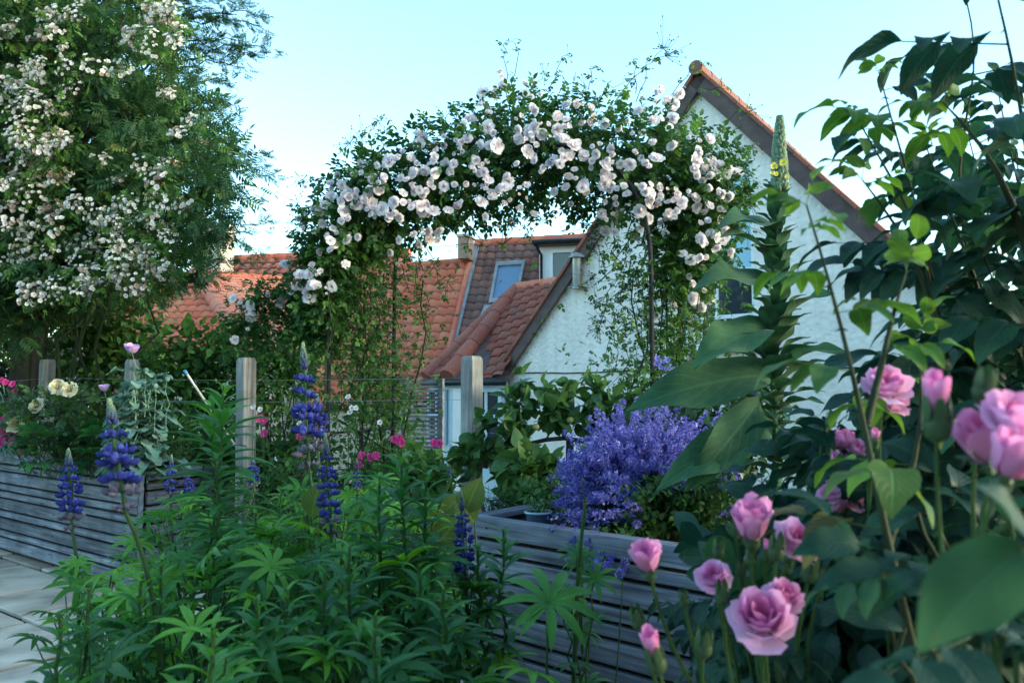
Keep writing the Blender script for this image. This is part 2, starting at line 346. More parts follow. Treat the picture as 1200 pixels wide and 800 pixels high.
def render_wall(name, c):
    m, nt, nd, L, b = mat(name)
    tc = nd.new('ShaderNodeTexCoord')
    v = nd.new('ShaderNodeTexVoronoi'); v.inputs['Scale'].default_value = 14; v.feature = 'SMOOTH_F1'; L.new(tc.outputs['Object'], v.inputs['Vector'])
    n = nd.new('ShaderNodeTexNoise'); n.inputs['Scale'].default_value = 9; n.inputs['Detail'].default_value = 8; L.new(tc.outputs['Object'], n.inputs['Vector'])
    ad = nd.new('ShaderNodeMath'); ad.operation = 'ADD'; L.new(v.outputs['Distance'], ad.inputs[0]); L.new(n.outputs[0], ad.inputs[1])
    bp = nd.new('ShaderNodeBump'); bp.inputs['Strength'].default_value = .8; bp.inputs['Distance'].default_value = .02; L.new(ad.outputs[0], bp.inputs['Height']); L.new(bp.outputs[0], b.inputs['Normal'])
    n3 = nd.new('ShaderNodeTexNoise'); n3.inputs['Scale'].default_value = 1.3; n3.inputs['Detail'].default_value = 6; L.new(tc.outputs['Object'], n3.inputs['Vector'])
    r = ramp(nd, [(.3, tuple(x * .86 for x in c)), (.65, c)]); L.new(n3.outputs[0], r.inputs[0]); mp4 = nd.new('ShaderNodeMapping'); mp4.inputs['Scale'].default_value = (3, 3, .22); L.new(tc.outputs['Object'], mp4.inputs[0])
    n4 = nd.new('ShaderNodeTexNoise'); n4.inputs['Scale'].default_value = 2; n4.inputs['Detail'].default_value = 9; L.new(mp4.outputs[0], n4.inputs['Vector'])
    m4 = nd.new('ShaderNodeMapRange'); L.new(n4.outputs[0], m4.inputs[0]); m4.inputs[1].default_value = .5; m4.inputs[2].default_value = .78; m4.inputs[4].default_value = .5
    x4 = nd.new('ShaderNodeMix'); x4.data_type = 'RGBA'; L.new(m4.outputs[0], x4.inputs[0]); L.new(r.outputs[0], x4.inputs[6]); x4.inputs[7].default_value = (*[x * .62 for x in c], 1)
    L.new(x4.outputs[2], b.inputs['Base Color']); b.inputs['Roughness'].default_value = .9
    return m
M['roughcast'] = render_wall('roughcast', (.84, .77, .71))
M['cream_wall'] = render_wall('cream_wall', (.5, .42, .34))
def tilemat(name, cols, moss=.3):
    m, nt, nd, L, b = mat(name)
    at = nd.new('ShaderNodeAttribute'); at.attribute_name = 'luv'; sp = nd.new('ShaderNodeSeparateXYZ'); L.new(at.outputs['Vector'], sp.inputs[0])
    r = ramp(nd, [(0, cols[0]), (.5, cols[1]), (1, cols[2])]); L.new(sp.outputs[2], r.inputs[0])
    tc = nd.new('ShaderNodeTexCoord'); n = nd.new('ShaderNodeTexNoise'); n.inputs['Scale'].default_value = 3.5; n.inputs['Detail'].default_value = 8; L.new(tc.outputs['Object'], n.inputs['Vector'])
    mr = nd.new('ShaderNodeMapRange'); L.new(n.outputs[0], mr.inputs[0]); mr.inputs[1].default_value = .45; mr.inputs[2].default_value = .75; mr.inputs[4].default_value = moss
    mi = nd.new('ShaderNodeMix'); mi.data_type = 'RGBA'; L.new(mr.outputs[0], mi.inputs[0]); L.new(r.outputs[0], mi.inputs[6]); mi.inputs[7].default_value = (.13, .11, .1, 1)
    n5 = nd.new('ShaderNodeTexNoise'); n5.inputs['Scale'].default_value = 22; n5.inputs['Detail'].default_value = 4; L.new(tc.outputs['Object'], n5.inputs['Vector'])
    m5 = nd.new('ShaderNodeMapRange'); L.new(n5.outputs[0], m5.inputs[0]); m5.inputs[1].default_value = .62; m5.inputs[2].default_value = .7; m5.inputs[4].default_value = .55
    x5 = nd.new('ShaderNodeMix'); x5.data_type = 'RGBA'; L.new(m5.outputs[0], x5.inputs[0]); L.new(mi.outputs[2], x5.inputs[6]); x5.inputs[7].default_value = (.33, .3, .22, 1)
    L.new(x5.outputs[2], b.inputs['Base Color']); b.inputs['Roughness'].default_value = .8; b.inputs['Specular IOR Level'].default_value = .2
    return m
M['tile_orange'] = tilemat('tile_orange', [(.42, .09, .05), (.55, .14, .08), (.62, .21, .12)], .22)
M['tile_salmon'] = tilemat('tile_salmon', [(.54, .17, .11), (.62, .22, .14), (.66, .28, .19)], .2)
M['tile_purple'] = tilemat('tile_purple', [(.15, .075, .065), (.2, .1, .085), (.3, .12, .085)], .6)
M['tile_red'] = tilemat('tile_red', [(.22, .06, .045), (.3, .085, .06), (.36, .12, .08)], .5)
M['verge'] = surf('verge_board', [(.3, (.07, .045, .045)), (.7, (.13, .085, .08))], 5, .7, .3)
M['tile_verge'] = tilemat('tile_verge', [(.2, .08, .06), (.3, .1, .07), (.42, .13, .09)], .5)
M['white_paint'] = surf('white_paint', [(.3, (.7, .72, .72)), (.7, (.8, .8, .8))], 5, .45, .05)
M['blue_paint'] = surf('blue_paint', [(.3, (.42, .55, .62)), (.7, (.5, .62, .68))], 5, .5, .05)
M['black_plastic'] = surf('black_plastic', [(.3, (.015, .016, .018)), (.7, (.03, .03, .033))], 5, .35, 0)
M['lead'] = surf('lead', [(.3, (.18, .19, .2)), (.7, (.3, .31, .32))], 5, .6, .3)
M['brick'] = surf('brick', [(.3, (.22, .14, .1)), (.7, (.4, .28, .2))], 14, .9, .5)
M['flue_steel'] = surf('flue_steel', [(.3, (.2, .16, .11)), (.7, (.34, .3, .24))], 3, .4, .1, metal=.7)
M['pot_glaze'] = surf('pot_glaze', [(.3, (.03, .06, .1)), (.7, (.06, .1, .16))], 9, .2, 0, spec=.6)
M['pot_rim'] = surf('pot_rim', [(.3, (.2, .28, .36)), (.7, (.3, .38, .45))], 9, .2, 0, spec=.6)
M['cane_white'] = surf('cane_white', [(.3, (.4, .4, .38)), (.7, (.6, .6, .58))], 9, .6, 0)
M['blue_tip'] = surf('blue_tip', [(.3, (.05, .2, .4)), (.7, (.08, .28, .5))], 9, .5, 0)
def glass(name, c, rough=.05):
    m, nt, nd, L, b = mat(name); b.inputs['Base Color'].default_value = (*c, 1); b.inputs['Roughness'].default_value = rough; b.inputs['Specular IOR Level'].default_value = .8
    n = nd.new('ShaderNodeTexNoise'); n.inputs['Scale'].default_value = 1.5; bp = nd.new('ShaderNodeBump'); bp.inputs['Strength'].default_value = .05; L.new(n.outputs[0], bp.inputs['Height']); L.new(bp.outputs[0], b.inputs['Normal'])
    return m
M['glass_dark'] = glass('glass_dark', (.03, .04, .05)); M['glass_blue'] = glass('glass_blue', (.13, .21, .31), .1)
M['pane_blue'] = glass('pale_pane', (.28, .5, .62), .3)  # even pale blue for the gable window's upper pane
# ================================================================== THE SETTING
def build_ground():
    xs = np.concatenate([[-400, -150, -60, -30], np.linspace(-20, 20, 41), [30, 60, 150, 400]])
    ys = np.concatenate([[-60, -20, -8], np.linspace(-4, 22, 53), [30, 60, 120, 300, 600]])
    X, Y = np.meshgrid(xs, ys, indexing='ij')
    Z = -.03 - 1.5 * np.clip((Y - 6.8) / 2.2, 0, 1) ** 1.3 + .0 * X
    Z += np.where(Y > 9, .06 * np.sin(X * 1.3) * np.cos(Y * .9), 0) * (np.abs(X) < 30)
    n = len(ys); i, j = np.meshgrid(np.arange(len(xs) - 1), np.arange(n - 1), indexing='ij')
    f = np.stack([i * n + j, (i + 1) * n + j, (i + 1) * n + j + 1, i * n + j + 1], -1).reshape(-1, 4)
    m = MB(); m.add(np.stack([X, Y, Z], -1).reshape(-1, 3), f); tag(m.build('ground', M['lawn']), kind='structure')
build_ground()
pA0 = G(0, 530.2, .83); pA1 = G(166.4, 550, .83)
aA = nrm((pA1 - pA0) * V3(1, 1, 0)); bA = V3(-aA[1], aA[0], 0)       # along the left planter, and away from it
def build_patio():
    o = V3(pA1[0], pA1[1], 0)
    m = MB(); m.box(o + aA * 0 - bA * 1.0 + V3(0, 0, -.012), aA * 7, bA * 3.4, V3(0, 0, .010)); tag(m.build('patio_bed', M['joint'], None, False), kind='structure')
    m = MB(); r = random.Random(3)
    y = .35
    while y > -4.2:
        wd = r.choice([.45, .6, .6]); x = -6.9 + r.uniform(-.3, .3)
        while x < 6.8:
            ln = r.choice([.6, .75, .9]);
            g = .018 + r.uniform(0, .008)
            c = o + aA * (x + ln / 2) + bA * (y - wd / 2) + V3(0, 0, .012 + r.uniform(-.003, .003))
            a_ = r.uniform(-.006, .006); aa = aA * math.cos(a_) + bA * math.sin(a_); bb = bA * math.cos(a_) - aA * math.sin(a_)
            m.box(c, aa * (ln / 2 - g), bb * (wd / 2 - g), V3(0, 0, .014), tint=r.random()); x += ln
        y -= wd
    tag(m.build('patio', M['slab'], None, False, bevel=.006), kind='structure')
build_patio()

# ------------------------------------------------------------------ planters
screws = []
def slat_face(m, p, q, h, out, z0=.02, top=.075, seed=0):      # horizontal slats between p and q (plan points), outward normal out
    r = random.Random(seed); p = np.asarray(p) * V3(1, 1, 0); q = np.asarray(q) * V3(1, 1, 0)
    d = nrm(q - p); L_ = np.linalg.norm(q - p); z = h; k = 0
    while z > z0 + .03:
        w = top if k == 0 else [.08, .042, .082, .044, .042, .08, .044][k % 7]
        w = min(w, z - z0); j = r.uniform(-.002, .003)
        m.box((p + q) / 2 + V3(0, 0, z - w / 2) + out * (.014 + j), d * (L_ / 2), out * .014, V3(0, 0, w / 2), tint=r.random())
        if w > .06:
            for sc_ in (.04, .34, .64, .94): screws.append((p + (q - p) * sc_ + V3(0, 0, z - w / 2) + out * (.030 + j), out))
        z -= w + .017; k += 1
def planter(corner, a, b, la, lb, h, label, seed, capw=.04):
    corner = np.asarray(corner) * V3(1, 1, 0)                  # corner; front runs along a for la; side runs along b for lb
    t = thing('slatted_planter', corner, label, 'planter', 'slatted wooden planters on the patio')
    n1 = -b if abs(np.dot(nrm(b), nrm(a))) < .2 else nrm(V3(a[1], -a[0], 0))
    n1 = nrm(V3(a[1], -a[0], 0)); n1 = n1 if np.dot(n1, b) < 0 else -n1
    n2 = nrm(V3(b[1], -b[0], 0)); n2 = n2 if np.dot(n2, a) < 0 else -n2
    m = MB(); slat_face(m, corner, corner + a * la, h, n1, seed=seed); m.build('front_panel', M['slat'], t, False, bevel=.003)
    m = MB(); slat_face(m, corner + nrm(b) * .03, corner + b * lb, h, n2, seed=seed + 1); m.build('side_panel', M['post'] if 0 else M['slat'], t, False, bevel=.003)
    m = MB(); slat_face(m, corner + b * lb + a * 0, corner + b * lb + a * la, h, -n1, seed=seed + 2); m.build('back_panel', M['slat'], t, False, bevel=.003)
    m = MB(); slat_face(m, corner + a * la, corner + a * la + b * lb, h, -n2, seed=seed + 3); m.build('end_panel', M['slat'], t, False, bevel=.003)
    m = MB()
    for k, (c_, tt) in enumerate(((corner, .2), (corner + a * la, .5))):
        pass
    m.box(corner + a * la / 2 - n1 * .02 + V3(0, 0, h - .012), a * la / 2, n1 * .022, V3(0, 0, .0115), tint=.8)
    m.box(corner + b * lb / 2 - n2 * .02 + V3(0, 0, h - .0125), b * (lb / 2 - .03), n2 * .022, V3(0, 0, .0115), tint=.6)
    m.build('cap_rail', M['slat'], t, False, bevel=.003)
    m = MB(); m.box(corner + n1 * .006 + n2 * .006 + V3(0, 0, h / 2), a * .012, n1 * .012, V3(0, 0, h / 2 + .001), tint=.9)
    m.build('corner_batten', M['slat'], t, False)
    m = MB()
    for c_, o_ in screws: m.tube([c_ - o_ * .004, c_ + o_ * .0015], .0045, 7)
    screws.clear(); tag(m.build('screws', M['iron'], t), kind='stuff')
    c = corner + a * la / 2 + b * lb / 2
    m = MB(); m.poly_prism([corner + a * .02 + b * .02 + V3(0, 0, .01), corner + a * (la - .02) + b * .02 + V3(0, 0, .01), corner + a * (la - .02) + b * (lb - .02) + V3(0, 0, .01), corner + a * .02 + b * (lb - .02) + V3(0, 0, .01)], V3(0, 0, h - .09))
    m.build('soil', M['soil'], t, False)
    return t
bL = nrm(V3(.5, .8, 0))
plA = planter(pA1, -aA, bL, 3.6, 1.5, .83, 'long slatted timber planter at the left above the pale paving', 11)
pB0 = G(558, 604, .83); pB1 = G(830, 643, .83)
aB = nrm((pB1 - pB0) * V3(1, 1, 0)); bB = nrm(V3(-aB[1], aB[0], 0)); bB = bB if bB[1] > 0 else -bB
pBs = pB0 * V3(1, 1, 0) - aB * .02
plB = planter(pBs, aB, bB, 2.6, 1.0, .83, 'dark slatted timber planter below the purple catmint', 21)
# raised timber bed under the posts, beyond the planters
# ------------------------------------------------------------------ posts
def post(px, top, d, w, label, hz=0.0, bolts=(), tilt=0):
    c = P(px, top, d); ztop = c[2]
    t = thing('timber_post', (c[0], c[1], hz), label, 'post', 'square timber posts of the wire support')
    m = MB()
    A = aB * w / 2; B_ = bB * w / 2
    def ring(z, s=1): return [np.array([c[0] + tilt * (z - hz), c[1], z]) + s * (i * A + j * B_) for i, j in ((-1, -1), (1, -1), (1, 1), (-1, 1))]
    zs = [hz, ztop - .03, ztop - .012, ztop]; ss = [1, 1, .93, .8]
    v = np.array(sum([ring(z, s) for z, s in zip(zs, ss)], []))
    f = [[k * 4 + i, k * 4 + (i + 1) % 4, k * 4 + 4 + (i + 1) % 4, k * 4 + 4 + i] for k in range(3) for i in range(4)] + [[12, 13, 14, 15]]
    m.add(v, f, np.stack([v[:, 2], (v[:, 0] - c[0]) * 1.3 + (v[:, 1] - c[1]) * .8, np.full(len(v), .3 + .1 * (px % 4))], 1)); m.build('shaft', M['post'], t, False, bevel=.006)
    for (bx, by) in bolts:
        q = P(bx, by, d - .02); b = MB()
        b.tube([q - bB * .0, q - bB * .035], [.004, .004], 6); th = np.linspace(0, 2 * PI, 13)
        b.tube([q - bB * .045 + .013 * (math.cos(x) * bB + math.sin(x) * V3(0, 0, 1)) for x in th], .003, 5, cap=False)
        b.build('eye_bolt', M['lead'], t)
    return t
post(553, 417, 4.75, .098, 'weathered timber post with eye bolts in front of the tiled porch', bolts=((561, 435), (561, 478), (561, 562)))
post(292, 419, 5.3, .098, 'split timber post beside the tall blue lupin', tilt=-.012)
post(56, 421, 6.3, .095, 'grey timber post behind the cream roses')
post(155, 421, 6.0, .08, 'short grey timber post behind the mauve poppy')
m = MB()
for k, (za, zb) in enumerate(((455, 443), (470, 468))):
    a_, b_ = P(-40, za - 4, 6.5), P(56, zb, 6.28); c_ = P(155, zb + 1, 6.0); d_ = P(292, zb + 3, 5.3); e_ = P(553, zb, 4.75)
    pts = np.array([a_, b_, c_, d_, e_]); m.tube(pts, .0013, 4)
tag(m.build('training_wire', M['lead']), 'thin wires strung between the timber posts', 'wire')

# ------------------------------------------------------------------ roofs and houses
def clipped(mb, name, mt, parent, planes, smooth=False):
    o = mb.build(name, mt, parent, smooth); bm = bmesh.new(); bm.from_mesh(o.data); off = wloc(o)
    for p, n in planes:
        g = bm.verts[:] + bm.edges[:] + bm.faces[:]
        bmesh.ops.bisect_plane(bm, geom=g, plane_co=Vector((np.asarray(p) - off).tolist()), plane_no=Vector(np.asarray(n).tolist()), clear_outer=True)
    bm.to_mesh(o.data); bm.free(); return o
def pantile(name, poly, u, mt, parent, tw=.3, th=.33, amp=.035, step=.03, tint=(.2, .8), seg=6, lift=0):
    poly = np.asarray(poly, float); n = nrm(np.cross(poly[1] - poly[0], poly[2] - poly[0])); n = n if n[2] > 0 else -n
    u = nrm(u - n * np.dot(u, n)); v = np.cross(n, u); v = v if v[2] > 0 else -v
    o = poly.mean(0); U = (poly - o) @ u; W = (poly - o) @ v
    r = random.Random(5); m = MB()
    nu = int((U.max() - U.min()) / tw) + 2; nv = int((W.max() - W.min()) / th) + 2
    s = np.linspace(0, 1, seg + 1); prof = amp * (np.sin(2 * PI * s - .6) * .7 + .3 * np.sin(4 * PI * s))
    for j in range(nv):
        v0 = W.min() - .1 + j * th
        for i in range(nu):
            u0 = U.min() - .1 + i * tw; t_ = r.uniform(*tint); k = r.uniform(-.004, .004)
            rows = []
            for vv, hh in ((v0 - .05, step), (v0 - .05, step + .016), (v0 + th - .045, .012)):
                rows += [o + u * (u0 + x * tw) + v * vv + n * (p_ + hh + k + lift) for x, p_ in zip(s, prof)]
            c = seg + 1
            f = [[a * c + b, a * c + b + 1, (a + 1) * c + b + 1, (a + 1) * c + b] for a in (0, 1) for b in range(seg)]
            m.add(rows, f, np.tile([0, 0, t_], (len(rows), 1)))
    cc = poly.mean(0); planes = []
    for i in range(len(poly)):
        e = poly[(i + 1) % len(poly)] - poly[i]; q = np.cross(e, n)
        if np.dot(q, cc - poly[i]) > 0: q = -q
        planes.append((poly[i], nrm(q)))
    ob = clipped(m, name, mt, parent, planes, True)
    # decking under the tiles
    dk = MB(); dk.poly_prism(poly - n * .03, -n * .08); dk.build('roof_deck', M['verge'], parent, False)
    return n
def ridge(name, a, b, r, mt, parent, tl=.42, tint=(.3, .9)):
    a = np.asarray(a, float); b = np.asarray(b, float); L_ = np.linalg.norm(b - a); n = max(1, int(L_ / tl)); d = (b - a) / n; m = MB()
    for i in range(n):
        p = a + d * i; m.tube([p, p + d * .04, p + d * .98 + V3(0, 0, .0), p + d * 1.03], [r * 1.04, r * 1.06, r * .97, r * .9], 12, tint=random.uniform(*tint))
    return m.build(name, mt, parent)
UP = V3(0, 0, 1)
GZ = -1.53
# ---- the white gabled house
A = nrm(V3(.758, -.653, 0)); NW = nrm(V3(-.653, -.758, 0)); EB = nrm(V3(.572, .82, 0))
apex = P(822, 88, 12.0); O = V3(apex[0], apex[1], 0); zap = apex[2]; TP = 1.107; SL = 4.16
def wall(s, z, out=0): return O + A * s + UP * z + NW * out
def wh(px, py, out=0):
    q = hit(px, py, O + NW * out, NW); return float(np.dot(q - O, A)), float(q[2])
white = thing('gabled_house', (O[0], O[1], GZ), 'white roughcast gabled house behind the rose arch and mullein', 'house')
zl = zap - TP * SL
def clip2(poly, ax, val, keep):
    out = []
    for i in range(len(poly)):
        a_, b_ = poly[i], poly[(i + 1) % len(poly)]; fa = (a_[ax] - val) * keep; fb = (b_[ax] - val) * keep
        if fa >= 0: out.append(a_)
        if fa * fb < 0:
            t_ = fa / (fa - fb); out.append((a_[0] + t_ * (b_[0] - a_[0]), a_[1] + t_ * (b_[1] - a_[1])))
    return out
gable = [(-SL, GZ), (SL, GZ), (SL, zl), (0, zap), (-SL, zl)]
s1, zb = wh(794, 409); s2, _ = wh(886, 409); _, zt = wh(880, 190)
m = MB()
for pc in (clip2(gable, 0, s1, -1), clip2(gable, 0, s2, 1), clip2(clip2(clip2(gable, 0, s1, 1), 0, s2, -1), 1, zt, 1), clip2(clip2(clip2(gable, 0, s1, 1), 0, s2, -1), 1, zb, -1)):
    m.poly_prism([wall(*q) for q in pc], -NW * .22)
LB = 8.0
m.poly_prism([wall(SL, GZ), wall(SL, zl), wall(SL, zl) + EB * LB, wall(SL, GZ) + EB * LB], -A * .2)
m.poly_prism([wall(-SL, GZ), wall(-SL, zl), wall(-SL, zl) + EB * LB, wall(-SL, GZ) + EB * LB], A * .2)
m.poly_prism([wall(s, z) + EB * LB for s, z in gable], -EB * .2)
m.build('wall', M['roughcast'], white, False)
for sg in (-1, 1):
    lo = wall(sg * (SL + .25), zl - TP * .25 + .05, .05); hi = wall(0, zap + .05, .05)
    pantile('roof_slope', [lo, hi, hi + EB * (LB + .1), lo + EB * (LB + .1)], EB, M['tile_orange'], white, .28, .32, .02, .02, seg=4, lift=-.03)
    # barge board below the tiles, proud of the wall
    b = MB(); d_ = nrm(hi - lo); dn = nrm(np.cross(d_, NW)); dn = dn if dn[2] < 0 else -dn
    wdt = .25 if sg > 0 else .21
    lo2 = wall(sg * (SL + .05), zl - TP * .05 + .05, .05)
    ln = np.linalg.norm(hi - lo2)
    b.box((lo2 + hi) / 2 + dn * wdt / 2 + NW * .035, d_ * ln / 2, dn * wdt / 2, NW * .03)
    b.build('barge_board', M['verge'], white, False, bevel=.006)
    v = MB(); n = int(ln / .3)
    for i in range(n):
        c = lo2 + d_ * ((i + .5) * ln / n); v.box(c - dn * .012 + NW * .03, d_ * ln / n * .49, dn * .026, NW * .075, tint=random.random())
    v.build('verge_tiles', M['tile_verge'], white, False, bevel=.006)
ridge('ridge_tiles', wall(0, zap + .06, .2), wall(0, zap + .04) + EB * LB, .11, M['tile_purple'], white)
m = MB(); m.tube([wall(-SL, wh(585, 438)[1], .012)] + [wall(-SL + .1 + i * .7, wh(585, 438)[1] + .012 * math.sin(i * 2), .014) for i in range(12)], .011, 5)
m.build('cable', M['black_plastic'], white)
# flue
s_, z_ = wh(675, 338, .18); _, zc = wh(675, 302, .18); m = MB()
c0 = wall(s_, z_, .14); c1 = wall(s_, zc, .14)
m.tube([c0, c0 + UP * .02, c0 + UP * .03, c1], [.1, .1, .085, .085], 16); fl = m.build('flue', M['flue_steel'], white)
m = MB(); m.tube([c1 + UP * .0, c1 + UP * .03, c1 + UP * .09, c1 + UP * .1], [.14, .145, .05, .01], 16); m.build('cowl', M['lead'], fl)
m = MB(); m.box(c0 - NW * .02 + UP * .03, A * .16, NW * .1, UP * .008); m.build('bracket', M['lead'], fl, False)
# window
def window(parent, s1, s2, z1, z2, W_, Nn, mtf, mtg, cols=2, rows=(.5,), fr=.06, back=.06, name='window', bars=0, gl2=None):
    fo = MB(); au = nrm(W_(1, 0) - W_(0, 0))
    def bx(sa, sb, za, zb_, dep, th):
        fo.box((W_(sa, za) + W_(sb, zb_)) / 2 - Nn * dep, au * abs(sb - sa) / 2, Nn * th, UP * abs(zb_ - za) / 2)
    bx(s1, s2, z1, z1 + fr, back, .035); bx(s1, s2, z2 - fr, z2, back, .035)
    bx(s1, s1 + fr, z1 + fr, z2 - fr, back, .034); bx(s2 - fr, s2, z1 + fr, z2 - fr, back, .034)
    for r_ in rows: zz = z1 + (z2 - z1) * r_; bx(s1 + fr, s2 - fr, zz - .03, zz + .03, back + .002, .03)
    for c_ in range(1, cols): ss = s1 + (s2 - s1) * c_ / cols; bx(ss - .025, ss + .025, z1 + fr, z2 - fr, back + .004, .028)
    for c_ in range(1, bars + 1):
        ss = s1 + (s2 - s1) * c_ / (bars + 1); bx(ss - .014, ss + .014, z1 + fr, z1 + (z2 - z1) * .17, back + .006, .02)
    f = fo.build(name, mtf, parent, False, bevel=.004)
    g = MB(); zs = z1 + (z2 - z1) * (rows[-1] if rows else 1)
    g.box((W_(s1, z1) + W_(s2, zs)) / 2 - Nn * (back + .02), au * (abs(s2 - s1) / 2 - .01), Nn * .004, UP * ((zs - z1) / 2 - .01)); g.build('pane', mtg, f, False)
    if rows:
        g = MB(); g.box((W_(s1, zs) + W_(s2, z2)) / 2 - Nn * (back + .02), au * (abs(s2 - s1) / 2 - .01), Nn * .004, UP * ((z2 - zs) / 2 - .01)); g.build('pane', gl2 or mtg, f, False)
    return f
wf = window(white, s1, s2, zb, zt, wall, NW, M['white_paint'], M['glass_dark'], 2, (.17, .42), .07, .08, bars=9, gl2=M['pane_blue'])
m = MB(); m.box((wall(s1, zb) + wall(s2, zb)) / 2 + NW * .03 - UP * .04, A * ((s2 - s1) / 2 + .08), NW * .09, UP * .035); m.build('sill', M['white_paint'], wf, False, bevel=.006)

# ---- the bay porch with the hipped roof
R1 = P(606, 341, 16.6); R2 = P(660, 338, 15.6); R2[2] = R1[2]
H1 = P(499, 443, 15.4); H2 = P(524, 447, 14.7); H3 = P(594, 448, 14.3); ze = H1[2]; H2[2] = H3[2] = ze
H0 = H1 + V3(-.3, 2.8, 0)
porch = thing('bay_porch', ((H2[0] + H3[0]) / 2, 15.4, GZ), 'small bay porch with hipped red tile roof and pale blue joinery', 'porch')
pantile('roof_front', [R1, R2, H3, H2], H3 - H2, M['tile_red'], porch, .24, .25, .032, .024)
pantile('roof_corner', [R1, H2, H1], H1 - H2, M['tile_red'], porch, .24, .25, .032, .024)
pantile('roof_left', [R1, H1, H0], H0 - H1, M['tile_red'], porch, .24, .25, .032, .024)
ridge('hip_tiles', H2 + UP * .02, R1 + UP * .05, .15, M['tile_red'], porch, .45); ridge('hip_tiles', H1 + UP * .02, R1 + UP * .05, .14, M['tile_red'], porch, .45)
ridge('ridge_tiles', R1 + UP * .05, R2 + UP * .05, .13, M['tile_orange'], porch, .4)
m = MB(); m.tube([H0, H1 + V3(-.05, -.08, -.09), H2 + V3(0, -.1, -.09), H3 + V3(0, -.1, -.09)], .065, 8); m.build('gutter', M['black_plastic'], porch)
def inset(a_, k): c_ = V3(porch.location[0], 15.6, 0); return (np.asarray(a_) * V3(1, 1, 0) - c_) * k + c_
Wp = [inset(q, .93) for q in (H0, H1, H2, H3)]
m = MB()
for a_, b_ in zip(Wp[:-1], Wp[1:]):
    nn = nrm(np.cross(b_ - a_, UP)); m.poly_prism([a_ + UP * GZ, b_ + UP * GZ, b_ + UP * (ze - .05), a_ + UP * (ze - .05)], -nn * .0 + nrm(V3(0, 1, 0)) * .1)
m.build('wall', M['blue_paint'], porch, False)
for (a_, b_, f0, f1, c_) in ((Wp[1], Wp[2], .08, .92, 2), (Wp[2], Wp[3], .42, .95, 2), (Wp[2], Wp[3], .04, .2, 1)):
    d_ = nrm(b_ - a_); L_ = np.linalg.norm(b_ - a_); nn = nrm(np.cross(d_, UP)); nn = nn if nn[1] < 0 else -nn
    window(porch, f0 * L_, f1 * L_, ze - 1.25, ze - .22, lambda s, z, a_=a_, d_=d_: a_ + d_ * s + UP * z, nn, M['blue_paint'], M['glass_dark'], c_, (.52,), .05, -.05)
d_ = nrm(Wp[3] - Wp[2]); nn = nrm(np.cross(d_, UP)); nn = nn if nn[1] < 0 else -nn
m = MB(); m.box(Wp[2] + d_ * .26 + UP * (ze - 1.15) + nn * .05, d_ * .16, nn * .04, UP * .95); dr = m.build('door', M['white_paint'], porch, False, bevel=.005)
m = MB(); m.tube([Wp[2] + d_ * .36 + UP * (ze - .9) + nn * .09, Wp[2] + d_ * .36 + UP * (ze - .9) + nn * .14], .03, 8); m.build('handle', M['black_plastic'], dr)

# ---- the long house behind: dark pantiles, skylight, dormer, and the orange roof beside it
u2 = nrm(V3(.978, -.208, 0)); pt2 = math.radians(51); dn2 = V3(-.208 * math.cos(pt2), -.978 * math.cos(pt2), -math.sin(pt2))
q0 = P(620, 285, 19.0); n2 = nrm(np.cross(u2, dn2)); n2 = n2 if n2[2] > 0 else -n2
back = thing('terrace_house', (q0[0], q0[1], GZ), 'rear house with dark pantile roof, skylight and white dormer', 'house')
h2 = lambda x, y, off=0: hit(x, y, q0 + n2 * off, n2)
pantile('roof_slope', [h2(556, 287), h2(740, 277), h2(740, 470), h2(512, 480)], u2, M['tile_purple'], back, .235, .25, .032, .022, tint=(.0, 1))
ridge('ridge_tiles', h2(557, 286), h2(745, 276), .12, M['tile_orange'], back)
f1 = h2(558, 290, .06); f2 = h2(519, 455, .06); m = MB(); m.box((f1 + f2) / 2, (f2 - f1) / 2, u2 * .07, n2 * .03); m.build('lead_flashing', M['lead'], back, False)
gb = -n2 * V3(1, 1, 0); bk = nrm(V3(.208, .978, 0))
m = MB(); zeave = h2(620, 478)[2]
e0 = h2(512, 480); e1 = h2(740, 470)
m.box((e0 + e1) / 2 * V3(1, 1, 0) + bk * 2.2 + UP * (zeave + GZ) / 2, u2 * np.linalg.norm(e1 - e0) / 2 * .98, bk * 2.1, UP * (zeave - GZ) / 2)
rt = q0 + bk * 0; m.build('wall', M['cream_wall'], back, False)
rr0 = h2(557, 287); rr1 = h2(740, 277)
bd = V3(.208 * math.cos(pt2), .978 * math.cos(pt2), -math.sin(pt2)) * 4.6
pantile('roof_slope', [rr0, rr1, rr1 + bd, rr0 + bd], u2, M['tile_purple'], back, .5, .5, .04, .03, seg=4)
sk = [h2(582, 309, .07), h2(616, 307, .07), h2(606, 354, .07), h2(573, 357, .07)]
m = MB()
cs = sum(sk) / 4; inn = [cs + (q - cs) * .80 for q in sk]
for i in range(4):
    j = (i + 1) % 4; m.poly_prism([sk[i], sk[j], inn[j], inn[i]], n2 * .07)
sky_w = m.build('skylight', M['lead'], back, False)
m = MB(); m.poly_prism(inn, n2 * .02); m.build('pane', M['glass_blue'], sky_w, False)
m = MB(); fl_ = [h2(568, 358, .06), h2(608, 355, .06), h2(604, 366, .06), h2(563, 370, .06)]; m.poly_prism(fl_, n2 * .02); m.build('apron', M['lead'], sky_w, False)
D0 = P(632, 340, 18.0); D1 = P(705, 340, 18.0); ztd = P(632, 289, 18.0)[2]; D1 = D0 + u2 * (D1[0] - D0[0]); zbd = D0[2] - .2
cD = (D0 + D1) / 2 * V3(1, 1, 0); LD = np.linalg.norm(D1 - D0) / 2
m = MB(); m.box(cD + bk * .8 + UP * (ztd + zbd) / 2, u2 * LD, bk * .8, UP * (ztd - zbd) / 2); dm = m.build('dormer', M['white_paint'], back, False)
